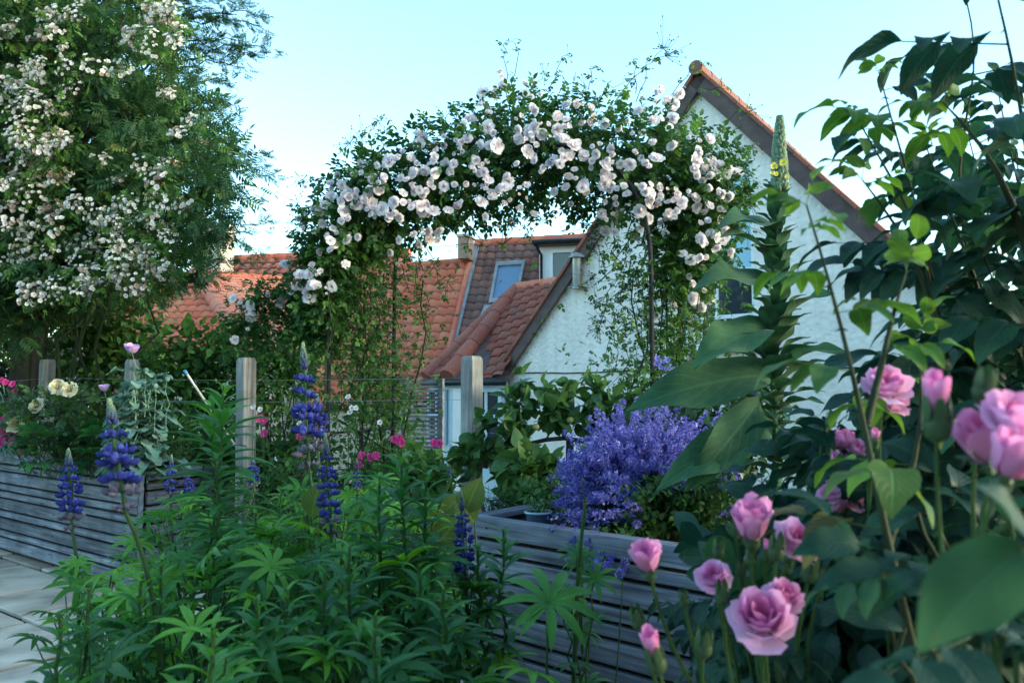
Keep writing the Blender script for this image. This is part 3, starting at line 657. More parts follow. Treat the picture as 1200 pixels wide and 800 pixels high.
m = MB(); m.box(cD + bk * .7 + UP * (ztd + .05), u2 * (LD + .1), bk * .95, UP * .05); m.tube([cD - u2 * (LD + .12) - bk * .28 + UP * (ztd + .06), cD + u2 * (LD + .12) - bk * .28 + UP * (ztd + .06)], .055, 8); m.build('flat_roof', M['black_plastic'], dm, False)
dp = D0 * V3(1, 1, 0) + u2 * .06 - bk * .06
m = MB(); m.tube([dp - u2 * .1 - bk * .15 + UP * ztd, dp - u2 * .05 - bk * .1 + UP * (ztd - .12), dp + UP * (ztd - .2), dp + UP * (zbd + .2)], .032, 8); m.build('downpipe', M['black_plastic'], dm)
window(dm, .26, 1.30, zbd + .3, ztd - .1, lambda s, z: D0 * V3(1, 1, 0) + u2 * s + UP * z, -bk, M['white_paint'], M['glass_dark'], 2, (), .07, -.03)
m = MB(); cc = P(546, 292, 18.6); m.box(cc, u2 * .13, bk * .25, UP * .26); ch = m.build('chimney', M['brick'], back, False)
m = MB(); m.box(cc + UP * .29, u2 * .16, bk * .28, UP * .03); m.build('chimney_cap', M['cream_wall'], ch, False)
q1 = q0 - V3(0, 0, 0) + n2 * .10; h3 = lambda x, y: hit(x, y, q1, n2)
side = thing('orange_roof_house', (h3(480, 400)[0], h3(480, 400)[1] + 1, GZ), 'lower house with bright orange pantile roof behind the arch', 'house')
pantile('roof_slope', [h3(400, 318), h3(549, 307), h3(512, 470), h3(360, 480)], u2, M['tile_orange'], side, .24, .26, .034, .022, tint=(.3, 1))
ridge('ridge_tiles', h3(400, 317), h3(550, 306), .09, M['tile_orange'], side)
ridge('verge_tiles', h3(514, 462), h3(550, 308), .06, M['tile_orange'], side)
e0 = h3(360, 480); e1 = h3(512, 470)
m = MB(); m.box((e0 + e1) / 2 * V3(1, 1, 0) + bk * 2.0 + UP * (e0[2] + GZ) / 2, u2 * np.linalg.norm(e1 - e0) / 2 * .97, bk * 1.9, UP * (e0[2] - GZ) / 2); m.build('wall', M['cream_wall'], side, False)
t0_, t1_ = h3(400, 318), h3(549, 307); bd3 = V3(.208 * math.cos(pt2), .978 * math.cos(pt2), -math.sin(pt2)) * 4
pantile('roof_slope', [t0_, t1_, t1_ + bd3, t0_ + bd3], u2, M['tile_orange'], side, .5, .5, .04, .03, seg=4)

# ---- the hipped house at the left
ap = P(228, 320, 20.0); re_ = P(470, 341, 23.2); re_[2] = ap[2]
hb = P(290, 408, 16.6); lb = P(40, 408, 18.3); lb[2] = hb[2]; rb = P(520, 425, 20.4); rb = hb + (re_ - ap) * 1.15
lh = lb + .0
left = thing('hipped_house', ((ap[0] + re_[0]) / 2, 21, GZ), 'salmon red hipped roof house beyond the left hedge', 'house')
pantile('roof_right', [ap, re_, rb, hb], hb - rb, M['tile_salmon'], left, .22, .2, .022, .02, tint=(.2, .9), seg=4)
pantile('roof_left', [ap, hb, lb], hb - lb, M['tile_orange'], left, .28, .27, .036, .024, tint=(.1, .8))
ridge('hip_tiles', hb, ap + UP * .04, .16, M['tile_salmon'], left, .42, (.0, .4)); ridge('hip_tiles', lb, ap + UP * .03, .11, M['tile_orange'], left, .42)
ridge('ridge_tiles', ap + UP * .02, re_ + UP * .02, .09, M['tile_orange'], left, .42)
bkl = nrm(V3(-.6, 1, 0)); m = MB()
m.poly_prism([q * V3(1, 1, 0) * 1.0 + UP * GZ for q in (lb + V3(.3, .3, 0), hb + V3(0, .4, 0), rb + V3(-.3, .4, 0), re_ + V3(0, 3, 0), ap + V3(-2, 4, 0))], UP * (hb[2] - GZ - .05)); m.build('wall', M['cream_wall'], left, False)
bl = [ap, re_, re_ + V3(1.2, 4.0, hb[2] - ap[2]), lb + V3(-1.5, 4.5, 0), ]
pantile('roof_back', [ap, re_, re_ + V3(1.2, 4.0, hb[2] - ap[2])], re_ - ap, M['tile_orange'], left, .6, .6, .02, .02, seg=4)
# ---- row of red roofs farther back with the cream chimney
ra, rb_ = P(120, 322, 26), P(500, 293, 23.5); rb_[2] = ra[2] + .35; uu = nrm((rb_ - ra) * V3(1, 1, 0)); bb_ = nrm(V3(-uu[1], uu[0], 0))
far = thing('red_roofed_row', ((ra[0] + rb_[0]) / 2, 26.5, GZ), 'farther red tiled row with a cream chimney at its end', 'house')
ra = P(236, 305, 25.0); rb_ = P(480, 294, 23.5); rb_[2] = ra[2]
uu = nrm((rb_ - ra) * V3(1, 1, 0)); bb_ = nrm(V3(-uu[1], uu[0], 0))
pantile('roof_slope', [ra, rb_, rb_ - bb_ * 3 - UP * 2.4, ra - bb_ * 3 - UP * 2.4], uu, M['tile_red'], far, .36, .36, .05, .035, tint=(.3, 1))
pantile('roof_slope', [ra, rb_, rb_ + bb_ * 3 - UP * 2.4, ra + bb_ * 3 - UP * 2.4], uu, M['tile_red'], far, .6, .6, .05, .035, seg=4)
ridge('ridge_tiles', ra, rb_, .13, M['tile_orange'], far)
m = MB(); m.box((ra + rb_) / 2 * V3(1, 1, 0) + UP * (ra[2] - 2.4 + GZ) / 2, uu * np.linalg.norm(rb_ - ra) / 2 * .97, bb_ * 2.8, UP * (ra[2] - 2.4 - GZ) / 2)
m.poly_prism([ra + uu * .1 - bb_ * 2.9 - UP * 2.4, ra + uu * .1 - UP * .06, ra + uu * .1 + bb_ * 2.9 - UP * 2.4], uu * .2); m.build('wall', M['cream_wall'], far, False)
cc = P(252, 296, 23.5); m = MB(); m.box(cc, uu * .42, bb_ * .35, UP * .75); chx = m.build('chimney', M['cream_wall'], far, False)
m = MB(); m.box(cc + UP * .78, uu * .48, bb_ * .4, UP * .05); m.build('chimney_cap', M['cream_wall'], chx, False)
m = MB(); cc2 = P(218, 322, 22.6)
m2 = thing('slate_roofed_outhouse', (cc2[0], cc2[1], GZ), 'small dark red roof end left of the cream chimney', 'outhouse')
oa, ob_ = P(214, 314, 22.6), P(120, 352, 23.5)
pantile('roof_slope', [oa, oa + V3(-3.2, .8, 0), oa + V3(-3.6, -1.2, -1.3), oa + V3(.35, -1.9, -1.3)], V3(1, -.2, 0), M['tile_red'], m2, .33, .33, .045, .03, tint=(0, .5))
m.box(oa + V3(-1.5, .5, -1.3 - (oa[2] - 1.3 - GZ) / 2), V3(1.6, 0, 0), V3(0, 1.2, 0), UP * (oa[2] - 1.3 - GZ) / 2); m.build('wall', M['cream_wall'], m2, False)
# overhead wire
m = MB(); m.tube([P(240, 299, 30), P(320, 301, 30), P(420, 297, 31), P(760, 268, 33)], .012, 4); tag(m.build('overhead_cable', M['black_plastic']), 'thin overhead cable crossing the pale sky above the red roofs', 'cable')
# slatted fence beside the porch and picket fence under the tree
fx = P(505, 475, 9.5); ft = thing('slatted_fence', (fx[0], fx[1], GZ), 'narrow horizontal slat fence panel left of the porch', 'fence')
m = MB(); ztop = P(505, 448, 9.5)[2]; z = ztop; dd = nrm(V3(1, -.3, 0))
while z > ztop - 1.6: m.box(V3(fx[0] - .1, fx[1], z), dd * .22, V3(.3, 1, 0) * .012, UP * .016, tint=random.random()); z -= .052
m.build('slats', M['post'], ft, False)
m = MB()
for s in (-1, 1): m.box(V3(fx[0] - .1, fx[1], (ztop + GZ) / 2) + dd * .24 * s, dd * .03, V3(.3, 1, 0) * .03, UP * (ztop - GZ + .1) / 2)
m.build('fence_post', M['slat'], ft, False)
px0 = P(30, 395, 9.0); ft = thing('picket_fence', (px0[0], px0[1], GZ), 'narrow grey picket fence under the rowan tree', 'fence')
m = MB(); m2_ = MB(); zt_ = px0[2]
for k in range(16):
    c = V3(px0[0] + k * .085, px0[1] + k * .01, (zt_ + GZ) / 2 + random.uniform(-.01, .02)); m.box(c, V3(.03, 0, 0), V3(0, .01, 0), UP * (zt_ - GZ) / 2, tint=random.random())
m.build('pickets', M['slat'], ft, False)
m2_.box(V3(px0[0] + .64, px0[1] + .12, zt_ - .25), V3(.72, .04, 0), V3(0, .02, 0), UP * .035); m2_.build('rail', M['slat'], ft, False)

# ---- unseen house added behind the camera to shade the foreground
shade_house = thing('shading_house', (0, -3.2, 0), 'unseen brick house added behind the viewer to shade the foreground', 'house')
m = MB(); m.box((3.4, -3.4, 1.6), (5.2, 0, 0), (0, .15, 0), (0, 0, 1.65)); m.build('wall', M['brick'], shade_house, False)
pantile('roof_slope', [V3(-2.0, -2.95, 3.1), V3(8.8, -2.95, 3.1), V3(8.8, -6.2, 5.2), V3(-2.0, -6.2, 5.2)], V3(1, 0, 0), M['tile_orange'], shade_house, .5, .5, .03, .03, seg=3)
# ================================================================== VEGETATION, middle distance
T_ROSE = pinnate(leaf_t(.30, 3, 1, .2, .2), 2, 1.0, .62, 1.05, .012, .2, .35)         # 5 leaflets, unit length about 1.6
T_ROSE7 = pinnate(leaf_t(.27, 3, 1, .2, .2), 3, 1.0, .45, 1.1, .01, .25, .25)
T_ROWAN = pinnate(leaf_t(.17, 2, 1, .15, .15), 5, 1.0, .42, 1.15, .008, .2, .22)
T_OVAL = leaf_t(.30, 4, 1, .22, .3)
T_SMALL = leaf_t(.32, 3, 1, .2, .25)
T_LANCE = leaf_t(.085, 6, 1, .5, .55, .9)
T_GRASS = leaf_t(.03, 5, 1, .3, .6, .7)
T_OVAL6 = join([(leaf_t(.3, 4, 1, .22, .35), V3(0, 0, 0), V3(math.cos(a), math.sin(a), e), V3(-.3 * math.cos(a), -.3 * math.sin(a), 1), s) for a, e, s in ((0, .2, 1), (1.2, .5, .8), (2.2, .1, 1), (3.5, .4, .9), (4.4, .1, 1), (5.4, .7, .7))])

def rdir(n): return nrm(rng.normal(size=(n, 3)))
def leafcloud(mb, T, cen, rad, n, size, updir=.6, shell=.45, droop=0.0, tint=None, szvar=.35):
    """n leaves through an ellipsoid, denser to its outside, growing outwards and a little upwards"""
    d = rdir(n); r = (shell + (1 - shell) * rng.random(n) ** .6)[:, None]
    pos = np.asarray(cen) + d * r * np.asarray(rad)
    g = nrm(d + rng.normal(size=(n, 3)) * .6 + np.array([0, 0, -droop]))
    up = nrm(np.array([0, 0, updir]) + d * .4 + rng.normal(size=(n, 3)) * .45)
    t = rng.random(n) if tint is None else np.clip(tint + rng.normal(size=n) * .18, 0, 1)
    mb.inst(T, pos, g, up, size * (1 - szvar + 2 * szvar * rng.random(n)), t)
def wig(a, b, n=6, amp=.05, sag=0):
    a = np.asarray(a, float); b = np.asarray(b, float); t = np.linspace(0, 1, n)[:, None]
    w = rng.normal(size=(n, 3)) * amp * np.sin(PI * t)
    return a + (b - a) * t + w + np.array([0, 0, 1]) * sag * np.sin(PI * t)

# ---- rose blooms and clusters (shared meshes)
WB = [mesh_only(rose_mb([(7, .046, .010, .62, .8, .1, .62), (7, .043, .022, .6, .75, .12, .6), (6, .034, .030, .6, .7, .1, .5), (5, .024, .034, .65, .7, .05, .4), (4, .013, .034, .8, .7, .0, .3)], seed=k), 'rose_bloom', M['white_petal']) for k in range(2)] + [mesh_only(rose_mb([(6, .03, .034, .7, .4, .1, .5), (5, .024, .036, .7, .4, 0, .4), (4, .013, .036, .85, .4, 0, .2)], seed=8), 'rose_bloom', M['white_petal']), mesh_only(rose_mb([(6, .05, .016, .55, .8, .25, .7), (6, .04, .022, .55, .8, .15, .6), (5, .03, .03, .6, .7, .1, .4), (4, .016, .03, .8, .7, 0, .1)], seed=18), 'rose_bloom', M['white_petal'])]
def simple_cluster(seed, n=11, R=.095, r=.017):
    rr = random.Random(seed); mb = MB()
    for i in range(n):
        a = rr.uniform(0, 2 * PI); q = R * math.sqrt(rr.random()); c = V3(q * math.cos(a), q * math.sin(a), rr.uniform(-.02, .03)); ax = nrm(V3(c[0] * 6, c[1] * 6, 1 + rr.uniform(-.3, .3)))
        x = nrm(np.cross(ax, V3(.3, 1, .1))); y = np.cross(ax, x); Mx = np.stack([x, y, ax], 1); s = rr.uniform(.75, 1.2); tn = rr.choice([.2, .6, .8, .9, .75])
        mb.tube([V3(0, 0, -.07), c * .5 + V3(0, 0, -.03), c], .0015, 3, tint=.4, m=1, cap=False)
        for (np_, R_, H_, hf) in ((5, r, .008, .66), (5, r * .75, .014, .6)):
            o = rr.uniform(0, 6)
            for k in range(np_):
                v, f, at = petal_bowl(R_ * s, H_, o + k * 2 * PI / np_, hf, .75, .1, .08, rr.uniform(0, 6), tn, 4, 3)
                mb.add(v @ Mx.T + c, f, at)
    return mb
RC = [mesh_only(simple_cluster(k, 14 + k), 'blossom_cluster', [M['ramble_petal'], M['cane']]) for k in range(5)]

# ---- rowan tree at the left
RB = [(-20, 205), (20, 225), (60, 240), (100, 242), (135, 262), (170, 300), (205, 312), (240, 305), (270, 295), (300, 255), (330, 195), (360, 170), (390, 120)]
def rbound(y): return np.interp(y, [q[0] for q in RB], [q[1] for q in RB])
tb = P(22, 470, 6.9); rowan = thing('rowan_tree', (tb[0], tb[1], -.1), 'tall rowan tree with feathery leaves and orange berry heads at the left', 'tree')
m = MB(); base = V3(tb[0], tb[1], -.1); fork = P(35, 330, 6.9); fork2 = P(70, 210, 6.9)
m.tube(np.vstack([wig(base, fork, 6, .04), wig(fork, fork2, 5, .05)[1:]]), np.linspace(.13, .06, 10), 10)
b2 = P(105, 455, 7.3); m.tube(wig(V3(tb[0] + .1, tb[1], .5), P(60, 330, 7.2), 6, .04), np.linspace(.07, .04, 6), 8)
lf = MB(); br = MB(); bw = MB(); clumps = []
rr = random.Random(4); tries = 0
while len(clumps) < 190 and tries < 9000:
    tries += 1
    y = rr.uniform(-60, 385); x = rr.uniform(-190, 310); d = rr.uniform(6.0, 8.0)
    lim = rbound(max(-20, y)); edge = .27 / d * F
    if x > lim - edge * .72: continue
    if y > 345 and x > 90 + rr.uniform(0, 80): continue
    c = P(x, y, d)
    if any(np.linalg.norm(c - q) < .27 for q in clumps): continue
    clumps.append(c)
for c in clumps:
    st = fork if rr.random() < .35 else fork2
    st = st + (V3(0, 0, 1) * rr.uniform(-.4, .3))
    p = wig(st, c, 7, .07, .12); br.tube(p, np.linspace(.028, .006, 7), 5)
    R_ = rr.uniform(.24, .40)
    leafcloud(lf, T_ROWAN, c, (R_, R_, R_ * .8), int(62 + R_ * 110), .14, .9, .25, .0, tint=rr.uniform(.2, .75))
    if rr.random() < .5:
        for _ in range(rr.randint(1, 3)):
            q = c + rdir(1)[0] * R_ * V3(1, 1, .8) * .95
            for _k in range(22): bw.inst(ell_t(.5, .5, .5, 5, 3), q + rng.normal(size=3) * .028 * V3(1, 1, .4), V3(0, 0, 1), V3(1, 0, 0), .012)
# thin sprays against the sky
for (x, y) in ((318, 62), (300, 20), (285, 48), (310, 35), (270, 95), (312, 180), (318, 205), (300, 235), (312, 262), (285, 305), (300, 292), (240, 330), (262, 325), (250, 10), (278, 5), (230, -5), (265, 30), (290, 62), (255, 60), (285, 80), (275, 125)):
    a_ = P(x - 75, y + rr.uniform(-10, 25), 6.9); b_ = P(x, y, 6.8); p = wig(a_, b_, 8, .03, .05); br.tube(p, np.linspace(.008, .003, 8), 4)
    for q in p[1:]:
        k = 6; lf.inst(T_ROWAN, q + rng.normal(size=(k, 3)) * .03, nrm(nrm(b_ - a_) + rng.normal(size=(k, 3)) * .7), V3(0, 0, 1) + rng.normal(size=(k, 3)) * .3, .075 + .03 * rng.random(k), .3 + .3 * rng.random(k))
m.build('trunk', M['bark'], rowan); br.build('branch', M['bark'], rowan); lf.build('crown', M['rowan_leaf'], rowan); bw.build('berry_heads', M['berry'], rowan)
# rambling rose through it
rt = P(90, 470, 6.4); ramb = thing('rambling_rose', (rt[0], rt[1], 0), 'rambling rose with sprays of small white blossom climbing the rowan tree', 'climbing rose', None)
m = MB(); lf = MB(); cl = []; tries = 0
while len(cl) < 215 and tries < 9000:
    tries += 1
    y = rr.uniform(-20, 370); x = rr.uniform(-60, 262)
    dens = .95 if (x < 85 and 70 < y < 290) or (235 < y < 345 and x < 205) or (y < 60 and 150 < x < 215) else .16
    if x > 195 and y > 110 and y < 250: dens = .06
    if 60 < x < 150 and 130 < y < 200: dens = .1
    if rr.random() > dens or x > rbound(y) - 18: continue
    d = rr.uniform(5.7, 6.2) - .25 * math.sin(max(0, min(1, (x + 60) / 330)) * PI)
    c = P(x, y, d)
    if any(np.linalg.norm(c - q) < .085 for q in cl): continue
    cl.append(c)
stems = [wig(V3(rt[0] + rr.uniform(-.3, .3), rt[1], 0), P(rr.uniform(-20, 230), rr.uniform(10, 150), 6.4), 10, .12, .1) for _ in range(9)]
for p in stems: m.tube(p, np.linspace(.014, .005, 10), 5)
for c in cl:
    k = 9; cc = c + V3(0, .08, 0)
    leafcloud(lf, T_ROSE7, cc, (.17, .14, .14), 16, .05, .8, .2, .3, tint=.75)
    a_ = c + V3(rr.uniform(-.1, .1), .3, -.2); m.tube(wig(a_, c, 4, .02), .003, 4, cap=False)
m.build('stem', M['cane'], ramb); lf.build('foliage', M['arch_leaf'], ramb)
cl.sort(key=lambda q: q[1]); extra = MB()
for i, c in enumerate(cl):
    ax = nrm(V3(rr.uniform(-.5, .5), -1, rr.uniform(0, .9)))
    if i < 100: place('blossom_cluster', RC[i % 5], ramb, c, ax, rr.uniform(.6, 1.1))
    else:
        src = RC[i % 5]; v = np.zeros(len(src.vertices) * 3); src.vertices.foreach_get('co', v); v = v.reshape(-1, 3); q = Vector((0, 0, 1)).rotation_difference(Vector(ax.tolist())).to_matrix()
        f = np.zeros(len(src.polygons) * 4, int); src.polygons.foreach_get('vertices', f); at = np.zeros(len(v) * 3); src.attributes['luv'].data.foreach_get('vector', at)
        extra.add((v * rr.uniform(.6, 1.1)) @ np.array(q).T + c, f.reshape(-1, 4), at.reshape(-1, 3))
o = extra.build('small_blossom', M['ramble_petal'], ramb); tag(o, kind='stuff')

# ---- the iron arch
arch = thing('rose_arch', (-.1, 5.4, -.03), 'dark iron garden arch carrying the white rose', 'garden arch')
L1 = V3(P(385, 450, 5.2)[0], 5.2, 0); R1_ = V3(P(764, 400, 5.05)[0], 5.05, 0); off = V3(.33, .68, 0)
def hoop(a, b, hz=2.15, r=.014):
    c = (a + b) / 2; hw = (b - a) / 2; th = np.linspace(PI, 0, 25)
    arc = [c + hw * math.copysign(abs(math.cos(t)) ** .55, math.cos(t)) + UP * (hz + np.linalg.norm(hw) * .80 * max(0, math.sin(t)) ** .9) for t in th]
    return [a - UP * .03] + [a + UP * hz * .5] + arc + [b + UP * hz * .5, b - UP * .03]
for o_ in (V3(0, 0, 0), off):
    m = MB(); m.tube(hoop(L1 + o_, R1_ + o_), .015, 8); m.build('hoop', M['iron'], arch)
m = MB()
for a in (L1, R1_):
    for z in (.35, .71, 1.07, 1.43, 1.79, 2.12): m.tube([a + UP * z, a + off + UP * z], .009, 6)
    m.tube([a + off * .5 - UP * .03, a + off * .5 + UP * 2.12], .008, 6)
c = (L1 + R1_) / 2; hw = (R1_ - L1) / 2
for t in np.linspace(.35, PI - .35, 7):
    q = c + hw * math.cos(t) + UP * (2.15 + np.linalg.norm(hw) * .8 * math.sin(t)); m.tube([q, q + off], .009, 6)
m.build('rung', M['iron'], arch)

# ---- the white climbing rose on it
path = [(372, 385, 5.35, 26), (380, 330, 5.35, 40), (395, 285, 5.4, 48), (420, 250, 5.4, 54), (460, 228, 5.4, 60), (505, 212, 5.45, 62), (555, 200, 5.45, 66), (605, 184, 5.45, 70), (650, 172, 5.45, 72), (700, 182, 5.45, 70), (750, 200, 5.45, 72), (800, 212, 5.45, 66), (828, 225, 5.45, 48), (818, 280, 5.4, 46), (800, 330, 5.4, 34)]
pc = np.array([P(a, b, d) for a, b, d, r in path]); pr = np.array([r / F * d for a, b, d, r in path])
crose = thing('climbing_rose', (R1_[0], R1_[1] + .2, -.03), 'double white climbing rose in full bloom arched over the iron arch', 'climbing rose')
def on_path(t): i = np.clip(t * (len(pc) - 1), 0, len(pc) - 1.001); k = i.astype(int); f = (i - k)[:, None]; return pc[k] * (1 - f) + pc[k + 1] * f, pr[k] * (1 - f[:, 0]) + pr[k + 1] * f[:, 0]
lf = MB(); N = 6800; c_, r_ = on_path(rng.random(N)); d = rdir(N); rad = (.2 + .95 * rng.random(N) ** .7)
pos = c_ + d * (r_ * rad)[:, None] * np.array([.95, 1.15, .95]); g = nrm(d + rng.normal(size=(N, 3)) * .7 + V3(0, 0, .1)); up = nrm(V3(0, 0, .7) + d * .5 + rng.normal(size=(N, 3)) * .4)
cn = np.sin(pos[:, 0] * 9 + 1) * np.sin(pos[:, 2] * 8) * .2
lf.inst(T_ROSE, pos, g, up, .055 + .03 * rng.random(N), np.clip(.38 + cn + .2 * rng.normal(size=N), 0, 1))
sm = MB(); bd = MB()
def shoot(a, b, n=9, leaves=True, buds=0, size=.05, sag=.08, r=.003, tint=.65, amp=.02):
    p = wig(a, b, n, amp, sag); sm.tube(p, np.linspace(r, r * .5, n), 4, cap=False)
    if leaves:
        for i, q in enumerate(p[1:]):
            t_ = nrm(p[min(i + 2, n - 1)] - p[i]); sd_ = nrm(np.cross(t_, UP) * (1 if i % 2 else -1) + rng.normal(size=3) * .4)
            lf.inst(T_ROSE, q, nrm(sd_ + t_ * .6 - UP * .1), UP + rng.normal(size=3) * .3, size * rng.uniform(.7, 1.2), tint + rng.normal() * .15)
    for _ in range(buds):
        q = p[-1] + rng.normal(size=3) * .055; sm.tube([p[-2], q], .0014, 3, cap=False); bd.inst(ell_t(.35, .6, .35, 5, 4), q, nrm(q - p[-2]), V3(1, 0, .2), .013)
for (x, y, x2, y2, bn) in ((595, 120, 590, 52, 3), (600, 110, 604, 45, 0), (640, 115, 668, 62, 2), (655, 110, 690, 105, 5), (700, 120, 742, 95, 4), (720, 120, 790, 60, 16), (745, 120, 778, 55, 12), (780, 130, 828, 72, 2), (790, 150, 850, 100, 3), (830, 180, 880, 130, 10), (560, 150, 540, 125, 8), (500, 165, 497, 145, 14), (450, 180, 440, 145, 14), (430, 190, 405, 168, 18), (420, 200, 425, 160, 10), (380, 240, 352, 212, 14), (370, 270, 345, 240, 14), (365, 300, 342, 262, 8), (520, 160, 535, 120, 0), (850, 200, 885, 175, 10), (850, 230, 880, 210, 16), (850, 250, 885, 240, 14), (840, 280, 880, 270, 8), (690, 105, 700, 80, 0), (622, 130, 640, 85, 6), (745, 110, 742, 70, 0)):
    shoot(P(x, y, 5.45), P(x2, y2, 5.35 + rr.uniform(-.2, .2)), 8, True, bn, .042)
for (x, y, x2, y2, bn) in ((640, 240, 620, 275, 6), (660, 240, 690, 262, 4), (600, 260, 590, 285, 4), (700, 255, 705, 300, 8), (560, 260, 550, 290, 3), (820, 330, 850, 400, 2), (800, 340, 790, 440, 0), (770, 260, 745, 420, 0), (760, 250, 730, 450, 0), (740, 260, 700, 390, 14), (745, 270, 690, 330, 10), (780, 260, 785, 470, 0), (770, 270, 770, 460, 0), (800, 250, 812, 465, 0), (795, 260, 760, 400, 0), (720, 260, 715, 430, 2), (740, 300, 720, 480, 0), (800, 350, 830, 440, 3), (760, 330, 700, 350, 12), (770, 380, 700, 375, 16), (700, 262, 690, 300, 4),
                           (385, 340, 360, 440, 0), (395, 340, 400, 470, 0), (420, 330, 430, 480, 0), (440, 320, 470, 430, 2), (450, 320, 450, 460, 0), (470, 310, 500, 400, 2), (490, 300, 500, 370, 2), (410, 330, 380, 470, 0), (470, 300, 530, 330, 4), (460, 330, 480, 470, 0), (500, 290, 520, 350, 0), (400, 330, 440, 450, 0), (380, 350, 340, 420, 1), (395, 380, 300, 340, 3), (390, 400, 290, 370, 3)):
    shoot(P(x, y, 5.3), P(x2, y2, rr.uniform(5.0, 5.7)), 14, True, bn, .04, .0, .004, .6, .05)
# thicker old canes up the legs
for a in (L1, R1_):
    for k in range(7):
        s_ = a + off * rr.uniform(0, 1) + rng.normal(size=3) * .05 * V3(1, 1, 0)
        p = wig(s_ * V3(1, 1, 0) - UP * .03, s_ + UP * 2.1 + rng.normal(size=3) * .12, 12, .06); sm.tube(p, np.linspace(.012, .005, 12), 5)
        for q in p[3:]:
            k_ = 7; lf.inst(T_ROSE, q + rng.normal(size=(k_, 3)) * .09, rdir(k_), UP + rng.normal(size=(k_, 3)) * .4, .035 + .02 * rng.random(k_), .5 + .25 * rng.normal(size=k_))
# loose foliage between, right and left
for (x0, x1, y0, y1, n_, d0, d1, tn) in ((690, 870, 270, 490, 1200, 5.0, 5.7, .6), (740, 860, 300, 490, 520, 5.0, 5.6, .55), (345, 500, 290, 420, 900, 5.1, 5.8, .45), (350, 490, 390, 500, 500, 5.1, 5.8, .5)):
    pos = np.array([P(rr.gauss((x0 + x1) / 2, (x1 - x0) / 4), rr.uniform(y0, y1), rr.uniform(d0, d1)) for _ in range(n_)])
    lf.inst(T_ROSE, pos, rdir(n_), UP + rng.normal(size=(n_, 3)) * .4, .034 + .02 * rng.random(n_), tn + .2 * rng.normal(size=n_))
for (x, y) in ((285, 370), (300, 385), (325, 360), (310, 345), (280, 400), (345, 345), (350, 380)):
    leafcloud(lf, T_ROSE, P(x, y, 5.45), (.16, .14, .13), 95, .05, .8, .1, .1, tint=.5)
sm.build('stem', M['cane'], crose); lf.build('foliage', M['arch_leaf'], crose); tag(bd.build('rose_buds', M['bud_dark'], crose), kind='stuff')
# blooms in trusses, on the outside of the mass
bl = []
spots = [(600, 108, 3), (622, 118, 2), (680, 132, 2), (700, 145, 3), (745, 150, 2), (560, 150, 2), (535, 165, 3), (500, 168, 3), (475, 178, 2), (652, 128, 2), (800, 165, 2), (820, 172, 3), (452, 200, 3), (415, 218, 3), (398, 262, 3), (372, 290, 2), (362, 320, 3), (390, 335, 2), (720, 185, 3), (665, 195, 3), (540, 210, 3), (590, 215, 3), (590, 105, 3), (580, 118, 3), (610, 155, 4), (632, 152, 6), (660, 160, 3), (655, 178, 3), (560, 195, 5), (575, 215, 5), (612, 232, 3), (600, 250, 3), (575, 235, 4), (640, 200, 3), (650, 225, 1), (545, 185, 3), (510, 190, 5), (505, 215, 4), (490, 225, 3), (480, 235, 4), (495, 245, 4), (470, 205, 3), (450, 225, 2), (440, 215, 5), (425, 235, 5), (435, 248, 5), (410, 245, 3), (455, 245, 3), (390, 245, 4), (385, 258, 3), (375, 235, 2), (365, 262, 3), (520, 225, 2), (535, 243, 1), (420, 278, 1), (405, 310, 1), (415, 318, 1), (375, 318, 1), (370, 335, 3), (358, 340, 3), (352, 322, 1), (458, 296, 1), (465, 310, 1), (485, 288, 2), (500, 285, 3), (507, 278, 2), (395, 290, 2), (715, 210, 4), (710, 225, 4), (728, 222, 2), (750, 175, 3), (757, 232, 3), (765, 225, 3), (770, 245, 4), (778, 255, 3), (790, 222, 3), (765, 240, 2), (775, 118, 4), (785, 125, 5), (770, 128, 3), (760, 205, 2), (830, 190, 5), (838, 205, 5), (845, 195, 4), (828, 215, 4), (850, 225, 2), (840, 235, 3), (803, 248, 2), (828, 248, 2), (825, 268, 3), (838, 280, 4), (842, 292, 4), (822, 292, 2), (812, 300, 2), (858, 295, 1), (800, 298, 1), (735, 268, 2), (720, 268, 2), (725, 160, 2), (690, 165, 2), (680, 175, 3), (700, 205, 2), (625, 130, 2), (640, 165, 2), (530, 175, 2), (460, 180, 2), (555, 165, 2), (820, 328, 3), (810, 355, 2), (822, 357, 2), (808, 373, 1), (758, 367, 1), (768, 370, 1), (812, 350, 1), (345, 295, 1), (690, 225, 2), (740, 250, 2), (665, 205, 2), (620, 180, 2), (590, 175, 2), (520, 160, 1), (480, 185, 1), (700, 255, 2), (815, 230, 3), (750, 268, 1), (280, 360, 3), (290, 378, 2), (325, 358, 2), (275, 398, 1), (345, 310, 2), (785, 150, 1), (655, 150, 2), (420, 200, 2), (400, 225, 2)]
for (x, y, n) in spots:
    nn = int(n * 1.7 + .5) if n > 1 else 1
    for k in range(nn):
        sx = 0 if nn == 1 else rr.gauss(0, 10); sy = 0 if nn == 1 else rr.gauss(0, 10)
        px, py = x + sx, y + sy
        # depth: front of the tube of foliage here
        dd = np.hypot([q[0] - px for q in path], [q[1] - py for q in path]); i = int(dd.argmin()); R_ = path[i][3]
        fr = math.sqrt(max(0, 1 - (dd[i] / (R_ * 1.15)) ** 2)) * pr[i] * 1.2
        c = P(px, py, path[i][2] - fr - rr.uniform(0, .06)); bl.append((c, n))
rr.shuffle(bl); extra = MB(); sml = []
